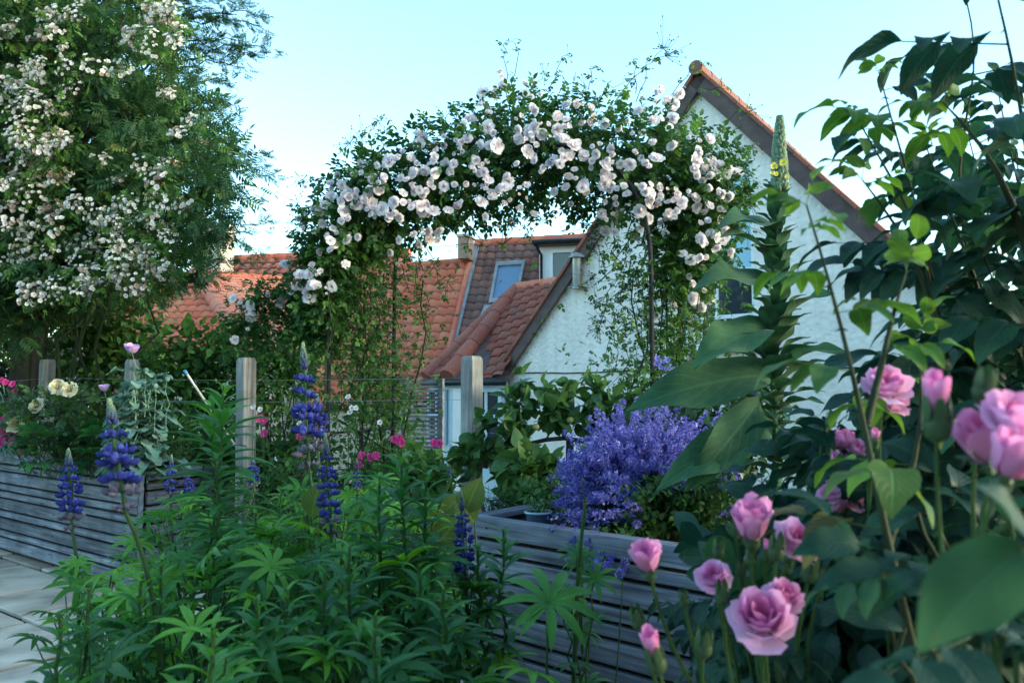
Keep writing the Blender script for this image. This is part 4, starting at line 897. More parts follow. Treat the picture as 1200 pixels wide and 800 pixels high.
def add_mesh(mb, src, c, ax, s):
    v = np.zeros(len(src.vertices) * 3); src.vertices.foreach_get('co', v); v = v.reshape(-1, 3); q = Vector((0, 0, 1)).rotation_difference(Vector(ax.tolist())).to_matrix()
    f = np.zeros(len(src.polygons) * 4, int); src.polygons.foreach_get('vertices', f); at = np.zeros(len(v) * 3); src.attributes['luv'].data.foreach_get('vector', at)
    mb.add((v * s) @ np.array(q).T + c, f.reshape(-1, 4), at.reshape(-1, 3))
for i, (c, n) in enumerate(bl):
    ax = nrm(V3(rr.uniform(-.8, .8), -1, rr.uniform(-.5, .9))); s = rr.uniform(.72, .92) if i < 100 else rr.uniform(.3, .71)
    if i < 100: place('rose_bloom', WB[(i * 7) % 4], crose, c, ax, s)
    else: add_mesh(extra, WB[(i * 7) % 4], c, ax, s)
tag(extra.build('smaller_blooms', M['white_petal'], crose), kind='stuff')

# ---- shrubs
def shrub(name, label, cat, cx, cy, d, rx, ry, n, T, size, mt, group=None, gz=-.03, blobs=9, tint=.5, stems=10, dy=None, updir=.7):
    """a bush whose crown centre shows at (cx, cy) with half width rx and half height ry in pixels, d metres away"""
    c = P(cx, cy, d); RX = rx / F * d; RZ = ry / F * d; RY = dy or RX * .8
    t = thing(name, (c[0], c[1], gz), label, cat, group); m = MB(); s = MB()
    for k in range(blobs):
        q = rdir(1)[0] * rr.uniform(.35, .75); bc = c + q * np.array([RX, RY, RZ]); f = rr.uniform(.4, .6)
        leafcloud(m, T, bc, (RX * f, RY * f, RZ * f), n // blobs, size, updir, .3, .1, tint=np.clip(tint + rr.uniform(-.25, .25), 0, 1))
        if k < stems: s.tube(wig(V3(c[0] + rr.uniform(-.1, .1), c[1] + rr.uniform(-.1, .1), gz), bc, 6, .05), np.linspace(.012, .004, 6), 5)
    hb = c[2] - RZ * .5 - gz
    if hb > .3:
        for k in range(4):
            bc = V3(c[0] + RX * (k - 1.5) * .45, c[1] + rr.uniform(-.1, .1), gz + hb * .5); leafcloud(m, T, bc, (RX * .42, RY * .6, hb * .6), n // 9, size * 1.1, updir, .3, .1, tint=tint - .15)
    s.build('stem', M['bark'], t); m.build('foliage', mt, t)
    return t, c
GH = 'shrubs of the hedge beyond the posts'
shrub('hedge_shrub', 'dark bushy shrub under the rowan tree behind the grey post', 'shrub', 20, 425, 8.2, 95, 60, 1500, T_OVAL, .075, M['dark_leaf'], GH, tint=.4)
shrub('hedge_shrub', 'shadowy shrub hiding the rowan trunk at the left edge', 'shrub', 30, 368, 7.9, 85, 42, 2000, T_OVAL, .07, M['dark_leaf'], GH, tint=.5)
shrub('hedge_shrub', 'broad green shrub below the salmon roof, left of the poppy', 'shrub', 130, 410, 7.4, 85, 62, 1700, T_OVAL, .085, M['shrub_leaf'], GH, tint=.68)
shrub('hedge_shrub', 'light green leafy shrub between the poppy and the split post', 'shrub', 225, 440, 6.6, 80, 58, 1900, T_OVAL, .075, M['shrub_leaf'], GH, tint=.68)
shrub('hedge_shrub', 'rounded shrub with clover like leaves right of the split post', 'shrub', 335, 440, 6.6, 62, 62, 1500, T_SMALL, .06, M['shrub_leaf'], GH, tint=.68)
shrub('hedge_shrub', 'fine leaved wispy shrub inside the arch opening', 'shrub', 435, 470, 6.6, 65, 70, 1700, T_SMALL, .038, M['shrub_leaf_pale'], GH, tint=.4)
shrub('hedge_shrub', 'low shrub with small leaves at the foot of the split post', 'shrub', 340, 540, 5.6, 70, 50, 1500, T_SMALL, .045, M['shrub_leaf'], GH, tint=.5)
shrub('hedge_shrub', 'dense green shrub behind the cream roses', 'shrub', 60, 495, 7.6, 85, 50, 1500, T_OVAL, .065, M['shrub_leaf'], GH, tint=.68)
shrub('hedge_shrub', 'mid green shrub behind the glaucous poppy leaves', 'shrub', 235, 515, 5.7, 65, 48, 1100, T_SMALL, .05, M['shrub_leaf'], GH, tint=.68)
shrub('hedge_shrub', 'low shrub in front of the slatted fence', 'shrub', 470, 540, 6.2, 65, 45, 1300, T_SMALL, .045, M['shrub_leaf'], GH, tint=.6)
shrub('conical_cypress', 'small feathery conifer in the corner of the left planter', 'conifer', 190, 535, 4.9 + .55, 45, 20, 1500, T_GRASS, .06, M['grass_leaf'], None, gz=.74, tint=.4)
# pink geraniums in the border beyond the posts
t = thing('pink_geranium', P(440, 560, 5.2) * V3(1, 1, 0), 'bush with small hot pink flowers seen through the arch', 'flowering plant'); t.location.z = -.03
lf = MB(); st = MB(); hb_ = [mesh_only(rose_mb([(5, .03, .012, .6, .8, .1, .5), (5, .02, .02, .6, .7, .05, .4)], seed=k), 'flower', M['hot_petal']) for k in range(2)]
for (x, y) in ((425, 534), (434, 536), (441, 534), (463, 515), (470, 519), (468, 514), (509, 519), (515, 520), (420, 545), (310, 493), (305, 491), (352, 511), (310, 508), (375, 505)):
    q = P(x, y, 5.1); place('flower', hb_[x % 2], t, q, V3(rr.uniform(-.4, .4), -1, .5), .9)
    st.tube(wig(V3(q[0] + .05, q[1] + .1, 0), q, 5, .03), .003, 4)
leafcloud(lf, T_SMALL, P(445, 580, 5.2), (.55, .3, .28), 1300, .045, .9, .3, 0, tint=.5)
st.build('stem', M['stem_green'], t); lf.build('foliage', M['shrub_leaf'], t)
t = thing('white_geranium', P(325, 560, 5.0) * V3(1, 1, 0), 'small plant with a few tiny white flowers right of the split post', 'flowering plant')
lf = MB(); st = MB(); wb = mesh_only(rose_mb([(5, .022, .008, .6, .8, .1, .6)], seed=3), 'flower', M['white_petal'])
for (x, y) in ((325, 537), (297, 477), (305, 480), (348, 487), (351, 496), (412, 478), (410, 483), (417, 478), (445, 495), (408, 465)):
    q = P(x, y, 5.0); place('flower', wb, t, q, V3(rr.uniform(-.4, .4), -1, .5), .8); st.tube(wig(V3(q[0] * .9 - .1, 5.1, 0), q, 5, .03), .002, 4)
leafcloud(lf, T_SMALL, P(330, 590, 5.0), (.35, .25, .3), 800, .045, .9, .3, 0, tint=.5)
st.build('stem', M['stem_green'], t); lf.build('foliage', M['shrub_leaf'], t)

# ---- in the left planter: cream roses, peony leaves, poppy, pinks
def upright(pts, st, r=.004): st.tube(pts, np.linspace(r, r * .6, len(pts)), 5)
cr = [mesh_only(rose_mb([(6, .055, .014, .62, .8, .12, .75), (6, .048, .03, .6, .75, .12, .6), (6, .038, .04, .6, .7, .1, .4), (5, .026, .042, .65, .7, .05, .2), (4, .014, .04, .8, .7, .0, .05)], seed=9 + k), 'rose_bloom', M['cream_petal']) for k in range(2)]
t = thing('cream_rose', P(60, 530, 5.6) * V3(1, 1, 0) + UP * .74, 'low rose bush with four cream blooms in the left planter', 'rose bush')
lf = MB(); st = MB()
for i, (x, y, s_) in enumerate(((68, 454, 1), (82, 457, 1), (44, 476, .95), (19, 498, 1.05))):
    q = P(x, y, 5.45); place('rose_bloom', cr[i % 2], t, q, V3(rr.uniform(-.3, .4), -1, .45), s_); upright(wig(V3(P(55, 0, 5.6)[0], 5.6, .74), q, 6, .02), st)
leafcloud(lf, T_ROSE, P(70, 490, 5.6), (.45, .3, .22), 420, .06, .8, .3, .1, tint=.35)
st.build('stem', M['stem_green'], t); lf.build('foliage', M['rose_leaf'], t)
t = thing('peony_foliage_plant', P(95, 540, 5.5) * V3(1, 1, 0) + UP * .74, 'clump of long pointed dark green leaves at the planter front below the cream roses', 'peony')
lf = MB(); st = MB(); T_PE = join([(leaf_t(.2, 6, 1, .3, .4), V3(0, 0, 0), V3(math.sin(a), math.cos(a), .1), V3(0, 0, 1), s) for a, s in ((0, 1), (.75, .85), (-.75, .85), (1.5, .65), (-1.5, .65))])
for k in range(75):
    a = rr.uniform(0, 2 * PI); b0 = P(95, 540, 5.55) * V3(1, 1, 0) + V3(rr.uniform(-.25, .25), rr.uniform(-.15, .2), .74)
    q = b0 + V3(math.cos(a) * rr.uniform(.08, .3), math.sin(a) * .2, rr.uniform(.08, .34)); st.tube(wig(b0, q, 5, .01, .03), .003, 4)
    lf.inst(T_PE, q, nrm(q - b0 + V3(0, 0, -.12)), UP, rr.uniform(.11, .17), rr.random() * .8)
st.build('stem', M['stem_green'], t); lf.build('foliage', M['lance_leaf'], t)
t = thing('pinks', P(10, 530, 5.9) * V3(1, 1, 0) + UP * .74, 'tangle of magenta and mauve pinks at the far left of the planter', 'flowering plant')
st = MB(); lf = MB()
for i, (x, y) in enumerate(((5, 512), (12, 508), (3, 492), (10, 489), (2, 505), (6, 448), (15, 450), (18, 458), (2, 446), (26, 530), (20, 505), (1, 520), (14, 517), (40, 505))):
    q = P(x, y, 5.5); place('flower', hb_[i % 2], t, q, V3(rr.uniform(-.4, .4), -1, .4), .75); st.tube(wig(V3(q[0] * .98, 5.8, .74), q, 5, .02), .0018, 4)
leafcloud(lf, T_GRASS, P(8, 500, 5.7), (.4, .2, .25), 500, .12, .9, .2, -.5, tint=.6)
st.build('stem', M['stem_green'], t); lf.build('foliage', M['poppy_leaf'], t)
t = thing('opium_poppy', P(185, 545, 5.2) * V3(1, 1, 0) + UP * .74, 'tall glaucous poppy with crinkled blue green leaves and a mauve flower', 'poppy')
st = MB(); lf = MB(); T_POP = leaf_t(.32, 12, 2, .15, .45, .75, teeth=.2, wave=.35)
for k in range(9):
    x = 155 + rr.uniform(-6, 50); top = P(x, 428 + rr.uniform(0, 50), 5.15 + rr.uniform(-.15, .15)); p = wig(V3(P(180, 0, 5.25)[0] + rr.uniform(-.08, .08), 5.25, .74), top, 9, .02); upright(p, st, .006)
    for i, q in enumerate(p[1:]):
        for _ in range(2):
            a = rr.uniform(0, 2 * PI); lf.inst(T_POP, q, V3(math.cos(a), math.sin(a), .35), UP, rr.uniform(.13, .22) * (1.25 - i * .06), rr.random())
T_CAP = ell_t(.5, .55, .5, 8, 5)
for (x, y) in ((171, 434), (160, 437), (196, 444), (182, 452)):
    q = P(x, y, 5.05); mm = MB(); mm.inst(T_CAP, q, UP, V3(1, 0, 0), .035); mm.build('seed_pod', M['poppy_leaf'], t); upright(wig(q - UP * .3, q, 5, .01), st, .002)
mp_ = mesh_only(rose_mb([(4, .05, .06, .95, .45, .02, .7), (4, .042, .058, .9, .45, 0, .3)], seed=5), 'flower', M['mauve_petal'])
for (x, y, s_) in ((155, 414, 1.0), (122, 458, .7)):
    q = P(x, y, 5.05); place('flower', mp_, t, q, V3(.1, -.25, 1), s_); upright(wig(q - UP * .33 + V3(.1, .1, 0), q, 6, .01), st, .0025)
st.build('stem', M['poppy_leaf'], t); lf.build('foliage', M['poppy_leaf'], t)
# blue tipped cane
m = MB(); q0_, q1_ = P(246, 478, 5.3), P(219, 438, 5.1); m.tube([q0_ - (q1_ - q0_) * 2.2, q0_, q1_], .008, 7); tg = thing('garden_cane', q0_ - (q1_ - q0_) * 2.2, 'white garden cane with a blue tip leaning by the split post', 'cane'); m.build('shaft', M['cane_white'], tg)
m = MB(); m.tube([q1_, q1_ + nrm(q1_ - q0_) * .03], .011, 8); m.build('tip', M['blue_tip'], tg)

# ---- apple tree trained along the wire, right of the middle post
t = thing('apple_tree', P(662, 620, 4.6) * V3(1, 1, 0) - UP * .03, 'trained apple tree with a bare horizontal branch and small green apples', 'apple tree')
st = MB(); lf = MB(); T_AP = leaf_t(.31, 6, 1, .25, .35)
tr = wig(P(662, 620, 4.6) * V3(1, 1, 0) - UP * .03, P(668, 512, 4.55), 6, .015); st.tube(tr, np.linspace(.035, .022, 6), 8)
brp = np.array([P(560, 550, 4.55), P(590, 530, 4.5), P(605, 523, 4.5), P(640, 515, 4.5), P(662, 513, 4.5), P(690, 518, 4.55), P(725, 528, 4.6), P(780, 520, 4.6)]); m = MB(); m.tube(brp, np.linspace(.010, .016, 8), 7)
for (x, y, h_) in ((600, 465, 1), (612, 452, 1), (640, 462, 1), (662, 455, 1), (655, 478, 1), (690, 470, 1), (700, 455, 1), (715, 475, 1), (740, 470, 1), (735, 500, 1), (600, 500, 1), (575, 500, 1), (580, 545, 1), (620, 545, 1), (765, 495, 1), (595, 535, 1), (545, 525, 1), (720, 505, 1)):
    i = int(np.argmin(np.abs(np.array([560, 590, 605, 640, 662, 690, 725, 780]) - x))); e = P(x, y, 4.5 + rr.uniform(-.15, .12)); p = wig(brp[i], e, 7, .015); m.tube(p, np.linspace(.007, .003, 7), 5)
    for q in p[2:]:
        k = 7; lf.inst(T_AP, q + rng.normal(size=(k, 3)) * .03, rdir(k) + UP * .3, UP + rng.normal(size=(k, 3)) * .9, .08 + .035 * rng.random(k), .25 + .5 * rng.random(k))
    k = 5; a = rng.random(k) * 2 * PI; lf.inst(T_AP, p[-1] + rng.normal(size=(k, 3)) * .008, np.stack([np.cos(a), np.sin(a), .9 + 0 * a], 1), UP + rng.normal(size=(k, 3)) * .35, .075 + .03 * rng.random(k), .3 + .5 * rng.random(k))
st.build('trunk', M['bark'], t); m.build('branch', M['bark'], t); lf.build('foliage', M['apple_leaf'], t)
for (x, y) in ((734, 488), (757, 484), (703, 487), (686, 522), (628, 500), (668, 492)):
    mm = MB(); mm.inst(ell_t(.5, .46, .5, 12, 8), P(x, y, 4.38), UP, V3(1, 0, 0), .042); mm.build('apple', M['apple'], t)
# border plants between the posts and the near planter
def low(name, label, cat, x, y, d, rx, ry, n, T, s, mt, gz=0, tint=.6, group=None): return shrub(name, label, cat, x, y, d, rx, ry, n, T, s, mt, group, gz, 6, tint, 6)
low('runner_bean_plant', 'leafy bean plant with broad pale leaves right of the middle post', 'bean plant', 625, 560, 4.15, 38, 35, 230, T_OVAL, .10, M['shrub_leaf_pale'], .7)
low('border_shrub', 'green shrub right beside the foot of the middle post', 'shrub', 505, 560, 4.4, 48, 38, 500, T_OVAL, .075, M['shrub_leaf'], 0)
low('border_shrub', 'fine leaved shrub below the clematis at the arch foot', 'shrub', 770, 470, 4.9, 60, 45, 900, T_SMALL, .04, M['shrub_leaf'], 0)
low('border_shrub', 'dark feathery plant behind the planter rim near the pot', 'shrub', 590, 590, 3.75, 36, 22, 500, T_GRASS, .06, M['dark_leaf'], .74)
low('border_shrub', 'pale low herb in the left end of the near planter behind the pot', 'herb', 620, 580, 3.9, 50, 20, 700, T_SMALL, .045, M['shrub_leaf'], .74)
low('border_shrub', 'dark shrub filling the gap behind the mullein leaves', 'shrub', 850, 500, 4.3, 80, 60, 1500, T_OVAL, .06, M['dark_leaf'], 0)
# blue clematis by the arch foot
t = thing('blue_delphinium', P(782, 480, 4.6) * V3(1, 1, 0), 'small loose spikes of blue violet flowers at the foot of the arch', 'flowering plant'); st = MB()
lf = MB(); fl5 = mesh_only(rose_mb([(5, .013, .006, .6, .8, .1, .6)], seed=4), 'flower', M['catmint_petal'])
for (x, y) in ((770, 420), (776, 424), (782, 422), (774, 430), (781, 432), (788, 432), (795, 437), (788, 441), (779, 441), (797, 444), (792, 449), (880, 455), (884, 462), (888, 470), (876, 470), (880, 480), (888, 482), (880, 492), (890, 475), (770, 426), (868, 395), (872, 400), (865, 402), (870, 385), (868, 375), (874, 410)):
    q = P(x, y, 4.4); place('flower', fl5, t, q, V3(rr.uniform(-.5, .5), -1, .3), rr.uniform(.9, 1.4))
for x in (772, 783, 793, 868, 882): p = wig(V3(P(x, 0, 4.45)[0], 4.45, .0), P(x, 425 if x < 800 else 380, 4.42), 8, .02); st.tube(p, .003, 4)
st.build('stem', M['stem_green'], t)
# ================================================================== VEGETATION, near
# ---- catmint over the rim of the near planter
t = thing('catmint', P(760, 590, 3.45) * V3(1, 1, 0) + UP * .74, 'billowing mound of catmint with hazy violet blue flower spikes over the planter rim', 'catmint')
st = MB(); lf = MB(); fl = MB(); T_FL = join([(leaf_t(.3, 2, 1, .3, .3), V3(0, 0, 0), V3(math.cos(a), .5, math.sin(a)), V3(0, 0, 1), s) for a, s in ((1.5, 1), (4.0, 1.2), (5.4, 1.2), (2.9, .8))])
rr = random.Random(12)
def cm_spike(a, b, n=26):
    p = wig(a, b, 8, .012, .03); st.tube(p, np.linspace(.0022, .0012, 8), 4, cap=False)
    q = p[4:]; 
    for w in range(8):
        c = q[0] + (q[-1] - q[0]) * w / 6; k = 8; dd = rdir(k); fl.inst(T_FL, c + dd * .011, dd + nrm(b - a) * .3, rdir(k), .008 + .005 * rng.random(k), np.clip(.5 + .3 * rng.normal(size=k), 0, 1))
    k = 8; i_ = rng.integers(0, 5, k); lf.inst(T_SMALL, p[i_], rdir(k), UP + rng.normal(size=(k, 3)) * .3, .025 + .015 * rng.random(k))
top = [(655, 560), (670, 528), (690, 512), (715, 500), (745, 495), (775, 497), (805, 498), (830, 505), (850, 525), (862, 560)]
for k in range(380):
    x = rr.uniform(655, 858); yt = np.interp(x, [q[0] for q in top], [q[1] for q in top]); y = yt + abs(rr.gauss(0, 1)) * 38 + rr.uniform(0, 14)
    if y > 622 + (x - 655) * .13: continue
    if x > 790 and y > 560 and rr.random() < .75: continue
    if rr.random() < .16: y = yt - rr.uniform(0, 20); x += rr.uniform(-14, 14)
    d = 3.45 - (y - yt) / 100 * .55 + rr.uniform(-.05, .35)
    b = P(x, y, d); a = V3(P(755, 0, 3.6)[0] + rr.uniform(-.2, .2), 3.55 + rr.uniform(-.15, .15), .76); cm_spike(a, b)
for k in range(150):                       # green trailing shoots
    x = rr.uniform(720, 870); y = rr.uniform(560, 640); b = P(x, y, rr.uniform(2.95, 3.3)); a = V3(P(790, 0, 3.5)[0], 3.45, .8)
    p = wig(a, b, 9, .03, .06); st.tube(p, .0016, 4, cap=False); k_ = 26; i_ = rng.integers(3, 9, k_); lf.inst(T_SMALL, p[i_] + rng.normal(size=(k_, 3)) * .02, rdir(k_), UP + rng.normal(size=(k_, 3)) * .4, .02 + .014 * rng.random(k_), .3 + .2 * rng.random(k_))
for (x, y, d) in ((660, 700, 2.8), (690, 665, 2.8), (640, 660, 3.0), (680, 655, 2.9), (715, 690, 2.75), (740, 700, 2.7), (722, 655, 2.8)):
    pass
for (x, y) in ((668, 650), (682, 652), (700, 658), (690, 664), (712, 660), (728, 668)):
    d = 2.92; cm_spike(P(x + 30, y - 35, 3.0), P(x, y, 2.9 - (x - 668) * .0025))
leafcloud(lf, T_SMALL, P(760, 590, 3.5), (.42, .22, .17), 2200, .032, .8, .1, 0, tint=.4)
st.build('stem', M['stem_green'], t); lf.build('foliage', M['poppy_leaf'] if 0 else M['shrub_leaf'], t); tag(fl.build('flower_spikes', M['catmint_petal'], t), kind='stuff')
for (x, y, d, n_) in ((585, 592, 3.55, 260), (610, 585, 3.75, 260), (655, 590, 3.5, 160), (640, 575, 3.9, 200)):
    pass
# ---- little blue pot standing on the planter rim
pc_ = P(631, 605, 3.14); rimz = .845
pc_ = G(631, 604, .835) * V3(1, 1, 0) + V3(0, 0, .765); t = thing('glazed_pot', pc_ - UP * .03, 'small blue glazed pot of seedlings standing behind the planter rim', 'plant pot')
m = MB(); hz = .085; r_ = .055
pts = [pc_ + UP * z for z in (-.03, .0, .04, hz - .012, hz)]; m.tube(pts, [r_ * .7, r_ * .76, r_ * .88, r_ * .96, r_], 24, cap=False); m.build('body', M['pot_glaze'], t)
m = MB(); th = np.linspace(0, 2 * PI, 33); m.tube([pc_ + UP * hz + V3(math.cos(a) * r_, math.sin(a) * r_, 0) for a in th], .0055, 8, cap=False); m.build('rim', M['pot_rim'], t)
m = MB(); m.tube([pc_ + UP * (hz - .02), pc_ + UP * (hz - .015)], [r_ * .93, r_ * .93], 20); m.build('compost', M['soil'], t)
m = MB(); lf = MB()
for k in range(9):
    a = rr.uniform(0, 6.28); b = pc_ + V3(math.cos(a) * rr.uniform(.02, .07), math.sin(a) * .05, rr.uniform(.12, .18)); p = wig(pc_ + UP * .07, b, 6, .006); m.tube(p, .0018, 4)
    for q in p[2:]: lf.inst(T_LANCE, q, rdir(1), UP, rr.uniform(.04, .08), .7)
m.build('seedling_stem', M['stem_green'], t); lf.build('seedling_leaves', M['grass_leaf'], t)

# ---- mullein
t = thing('mullein', P(912, 620, 2.95) * V3(1, 1, 0) + UP * .74, 'tall mullein with woolly flower spire and huge felted leaves in the near planter', 'mullein')
bs = P(905, 600, 2.95); bs[2] = .74; tp = P(914, 138, 2.75); ax = wig(bs, tp, 14, .012); st = MB(); st.tube(ax, np.linspace(.022, .008, 14), 10); st.build('stem', M['mullein_leaf'], t)
def on_ax(z): return np.array([np.interp(z, ax[:, 2], ax[:, k]) for k in range(3)])
zat = lambda y: P(912, y, 2.8)[2]
bd = MB(); z0, z1 = zat(225), zat(136)
for k in range(620):
    f = rr.random(); z = z0 + (z1 - z0) * f; c = on_ax(z); R = .028 * (1 - f ** 1.7) ** .75 + .001; a = rr.uniform(0, 6.28)
    bd.inst(ell_t(.4, .7, .4, 5, 4), c + V3(math.cos(a), math.sin(a), 0) * R * .75, V3(math.cos(a), math.sin(a), .9), UP, .014 + .008 * (1 - f), rr.random())
bd.build('flower_spire', leafmat('woolly_bud', (.10, .17, .10), (.2, .29, .18), trans=.1, rough=.8, sheen=.3), t)
yf = mesh_only(rose_mb([(5, .018, .006, .62, .8, .1, .5)], seed=2), 'flower', M['yellow_petal'])
for (x, y, s_) in ((918, 191, .75), (907, 195, .7), (909, 204, .5), (922, 207, .4), (905, 203, .4)): place('flower', yf, t, P(x, y, 2.7), V3(rr.uniform(-.3, .3), -1, .3), s_)
lf = MB(); TM = leaf_t(.24, 14, 3, .35, .35, .8, wave=.22); TM2 = leaf_t(.19, 14, 3, .35, .5, .75, wave=.3)
k = 0
for z in np.linspace(zat(560), z0 - .01, 84):
    f = (z - zat(560)) / (z0 - zat(560)); a = k * 2.4 + rr.uniform(-.3, .3); k += 1; ln = (.17 * (1 - f) ** 1.2 + .10) * rr.uniform(.8, 1.1); ele = -.1 + 2.3 * f
    d_ = V3(math.cos(a), math.sin(a), ele + .5); lf.inst(TM if f > .3 else TM2, on_ax(z), d_, UP, ln, .3 + .5 * rr.random())
def big(x, y, d, x2, y2, d2, T, tint=.5, up=(0, 0, 1), s=1.0):
    a_, b_ = P(x, y, d), P(x2, y2, d - .22); L_ = np.linalg.norm(b_ - a_); lf.inst(T, a_, b_ - a_ + V3(0, 0, L_ * .2), up, L_ * 1.0 * s, tint)
TW = leaf_t(.165, 18, 3, .3, .45, .78, wave=.28)
for q in ((905, 335, 2.85, 826, 322, 2.6, TM, .5, (-.3, -.8, 1)), (900, 385, 2.85, 825, 420, 2.4, TM, .8, (-.2, -1, 1)), (905, 440, 2.85, 752, 480, 2.35, TW, .35, (0, -.9, .5)), (905, 500, 2.8, 790, 570, 2.15, TW, .5, (.2, -1, .8)), (890, 470, 2.8, 835, 580, 2.4, TW, .2, (0, -1, .2)), (915, 500, 2.8, 975, 600, 2.4, TW, .2, (0, -1, .3)), (915, 430, 2.85, 975, 390, 2.6, TM2, .6, (0, -.8, 1)), (915, 380, 2.85, 960, 330, 2.6, TM, .5, (0, -.8, 1)), (900, 300, 2.85, 862, 262, 2.7, TM, .4, (0, -.7, 1)), (905, 270, 2.85, 855, 252, 2.7, TM, .5, (0, -.7, 1)),
          ): big(*q)
lf.build('leaves', M['mullein_leaf'], t)

# ---- lupins
TLL = leaf_t(.095, 6, 1, .5, .55, 1.0); T_LUP = palmate(TLL, 10, .4, .10); T_LUP2 = palmate(TLL, 8, .8, .1)
lstem = M['stem_green']
def floret_mb(seed):
    rq = random.Random(seed); mb = MB(); n = 6
    for i in range(n):
        a = i * 2 * PI / n + rq.uniform(-.25, .25); o = V3(math.cos(a), math.sin(a), rq.uniform(-.12, .12)); s = rq.uniform(.8, 1.1); tn = rq.uniform(.15, .55)
        c = o * .42; mb.tube([V3(0, 0, -.08), c * .5, c], .025, 4, tint=.1)
        mb.inst(ell_t(.15, .36, .19, 7, 5, .75), c + o * .3 + V3(0, 0, -.02), o + V3(0, 0, .12), UP, s, tn)          # wings and keel
        mb.inst(ell_t(.2, .27, .05, 7, 5, -.5), c + o * .12 + V3(0, 0, .17), o * .35 + V3(0, 0, 1), o, s, tn + .4)      # banner
    return mb
WH = [mesh_only(floret_mb(k), 'flower_whorl', M['lupin_petal']) for k in range(3)]
WF = mesh_only(floret_mb(9), 'faded_whorl', M['faded_petal'])
def spike(par, px0, py0, px1, py1, d, wpx, n=11, dd=0, gaps=True, fade=False):
    """flower spike from its lowest whorl (px0, py0) to its tip (px1, py1); wpx is its width in pixels"""
    w_f = n > 4
    a_, b_ = P(px0, py0, d + dd), P(px1, py1, d); R = wpx / 2 / F * d; ax_ = nrm(b_ - a_); L_ = np.linalg.norm(b_ - a_)
    e = MB(); e.tube(wig(a_, b_, 6, .002), np.linspace(.0045, .002, 6), 6); sp_ = e.build('flower_spike', lstem, par)
    for i in range(n):
        f = (i + .2 + random.uniform(-.22, .22)) / n * .80; k = (1.0 if f < .5 else 1 - (f - .5) * 1.5) * random.uniform(.88, 1.05); c = a_ + (b_ - a_) * f
        if i == 0 and gaps: k *= .65
        fd = i < (2 if w_f else 0)
        place('faded_whorl' if fd else 'flower_whorl', WF if fd else WH[i % 3], sp_, c, ax_ + rng.normal(size=3) * .13, R * .9 * k)
    g = MB()
    for i in range(70):
        f = .80 + .20 * i / 70; c = a_ + (b_ - a_) * f; q = rng.random() * 6.28; rr_ = R * .24 * (1.0 - ((f - .80) / .20) ** 1.6) + .001
        x_ = nrm(np.cross(ax_, V3(.2, 1, .1))); y_ = np.cross(ax_, x_); o = x_ * math.cos(q) + y_ * math.sin(q)
        g.inst(ell_t(.4, .8, .4, 5, 3), c + o * rr_ * .6, ax_ + o * .5, o, R * .2 * (1.15 - (f - .80) * 2), (f - .8) / .2)
    g.build('spike_tip', M['bud_pale'], sp_)
def lupin(px, py, d, label, spikes=(), n=34, spread=.26, zlo=.15, zhi=None, s=.085, tint=.5, young=.4, gz=0.0):
    c = P(px, py, d); hz = c[2] if zhi is None else zhi
    t = thing('lupin', (c[0], c[1] + .02, gz), label, 'lupin', 'lupins in the front border'); st = MB(); lf = MB(); b0 = V3(c[0], c[1] + .02, gz)
    n = int(n * 1.5)
    for i in range(n):
        f = (i + rr.random()) / n; a = rr.uniform(0, 6.28); z = gz + zlo + (hz - gz - zlo) * (f ** .7); rad = spread * (1.05 - .75 * f ** 2.5) * math.sqrt(rr.uniform(.15, 1))
        q = b0 * V3(1, 1, 0) + V3(math.cos(a) * rad, math.sin(a) * rad, z); p0 = b0 * V3(1, 1, 0) + V3(math.cos(a), math.sin(a), 0) * rad * .2 + UP * max(gz, z - .22 - .2 * rad)
        st.tube(wig(p0, q, 6, .006, .01), np.linspace(.0028, .0018, 6), 4, cap=False)
        lf.inst(T_LUP if rr.random() < .75 else T_LUP2, q, V3(math.cos(a), math.sin(a), .15 + .3 * rr.random()), UP + V3(math.cos(a), math.sin(a), 0) * .45 + rng.normal(size=3) * .22 + V3(0, -.2, 0), s * rr.uniform(.7, 1.15), min(1, max(0, (.85 if rr.random() < young else tint) + rr.gauss(0, .13) + .12 * f)))
    for k in range(min(6, n // 7)): st.tube(wig(b0 + rng.normal(size=3) * .03 * V3(1, 1, 0), b0 * V3(1, 1, 0) + V3(rr.uniform(-.1, .1), rr.uniform(-.1, .1), hz - .08), 7, .02), np.linspace(.005, .0012, 7), 6)
    for sp_ in spikes:
        (x0, y0, x1, y1, ds, w, nn) = sp_[:7]; a_ = P(x0, y0, ds); foot = sp_[7] if len(sp_) > 7 else None
        mid = P(*foot) if foot else (b0 + UP * .3)
        pts = np.vstack([b0, mid, a_]) if foot is None else np.vstack([mid * V3(1, 1, 0), mid, a_])
        tt = np.linspace(0, 1, 12)[:, None]; cv = (1 - tt) ** 2 * pts[0] + 2 * tt * (1 - tt) * pts[1] + tt ** 2 * pts[2]
        st.tube(cv, np.linspace(.007, .0045, 12), 7); spike(t, x0, y0, x1, y1, ds, w, nn)
    st.build('stem', lstem, t); lf.build('leaves', M['lupin_leaf'], t); return t
lupin(235, 640, 1.75, 'lupin with a big loose blue spike leaning left, nearest the camera', [(147, 600, 128, 468, 1.55, 52, 6, (215, 720, 1.6))], 34, .26, tint=.5)
lupin(110, 660, 2.1, 'lupin with a faded blue spike in front of the left planter', [(84, 618, 80, 526, 2.2, 34, 8, (100, 680, 2.15))], 26, .22)
lupin(375, 570, 2.45, 'tall lupin with widely spaced whorls beside the split post', [(362, 545, 355, 402, 2.5, 42, 7, (375, 620, 2.45)), (372, 520, 371, 462, 2.6, 30, 7, (380, 600, 2.5))], 36, .28)
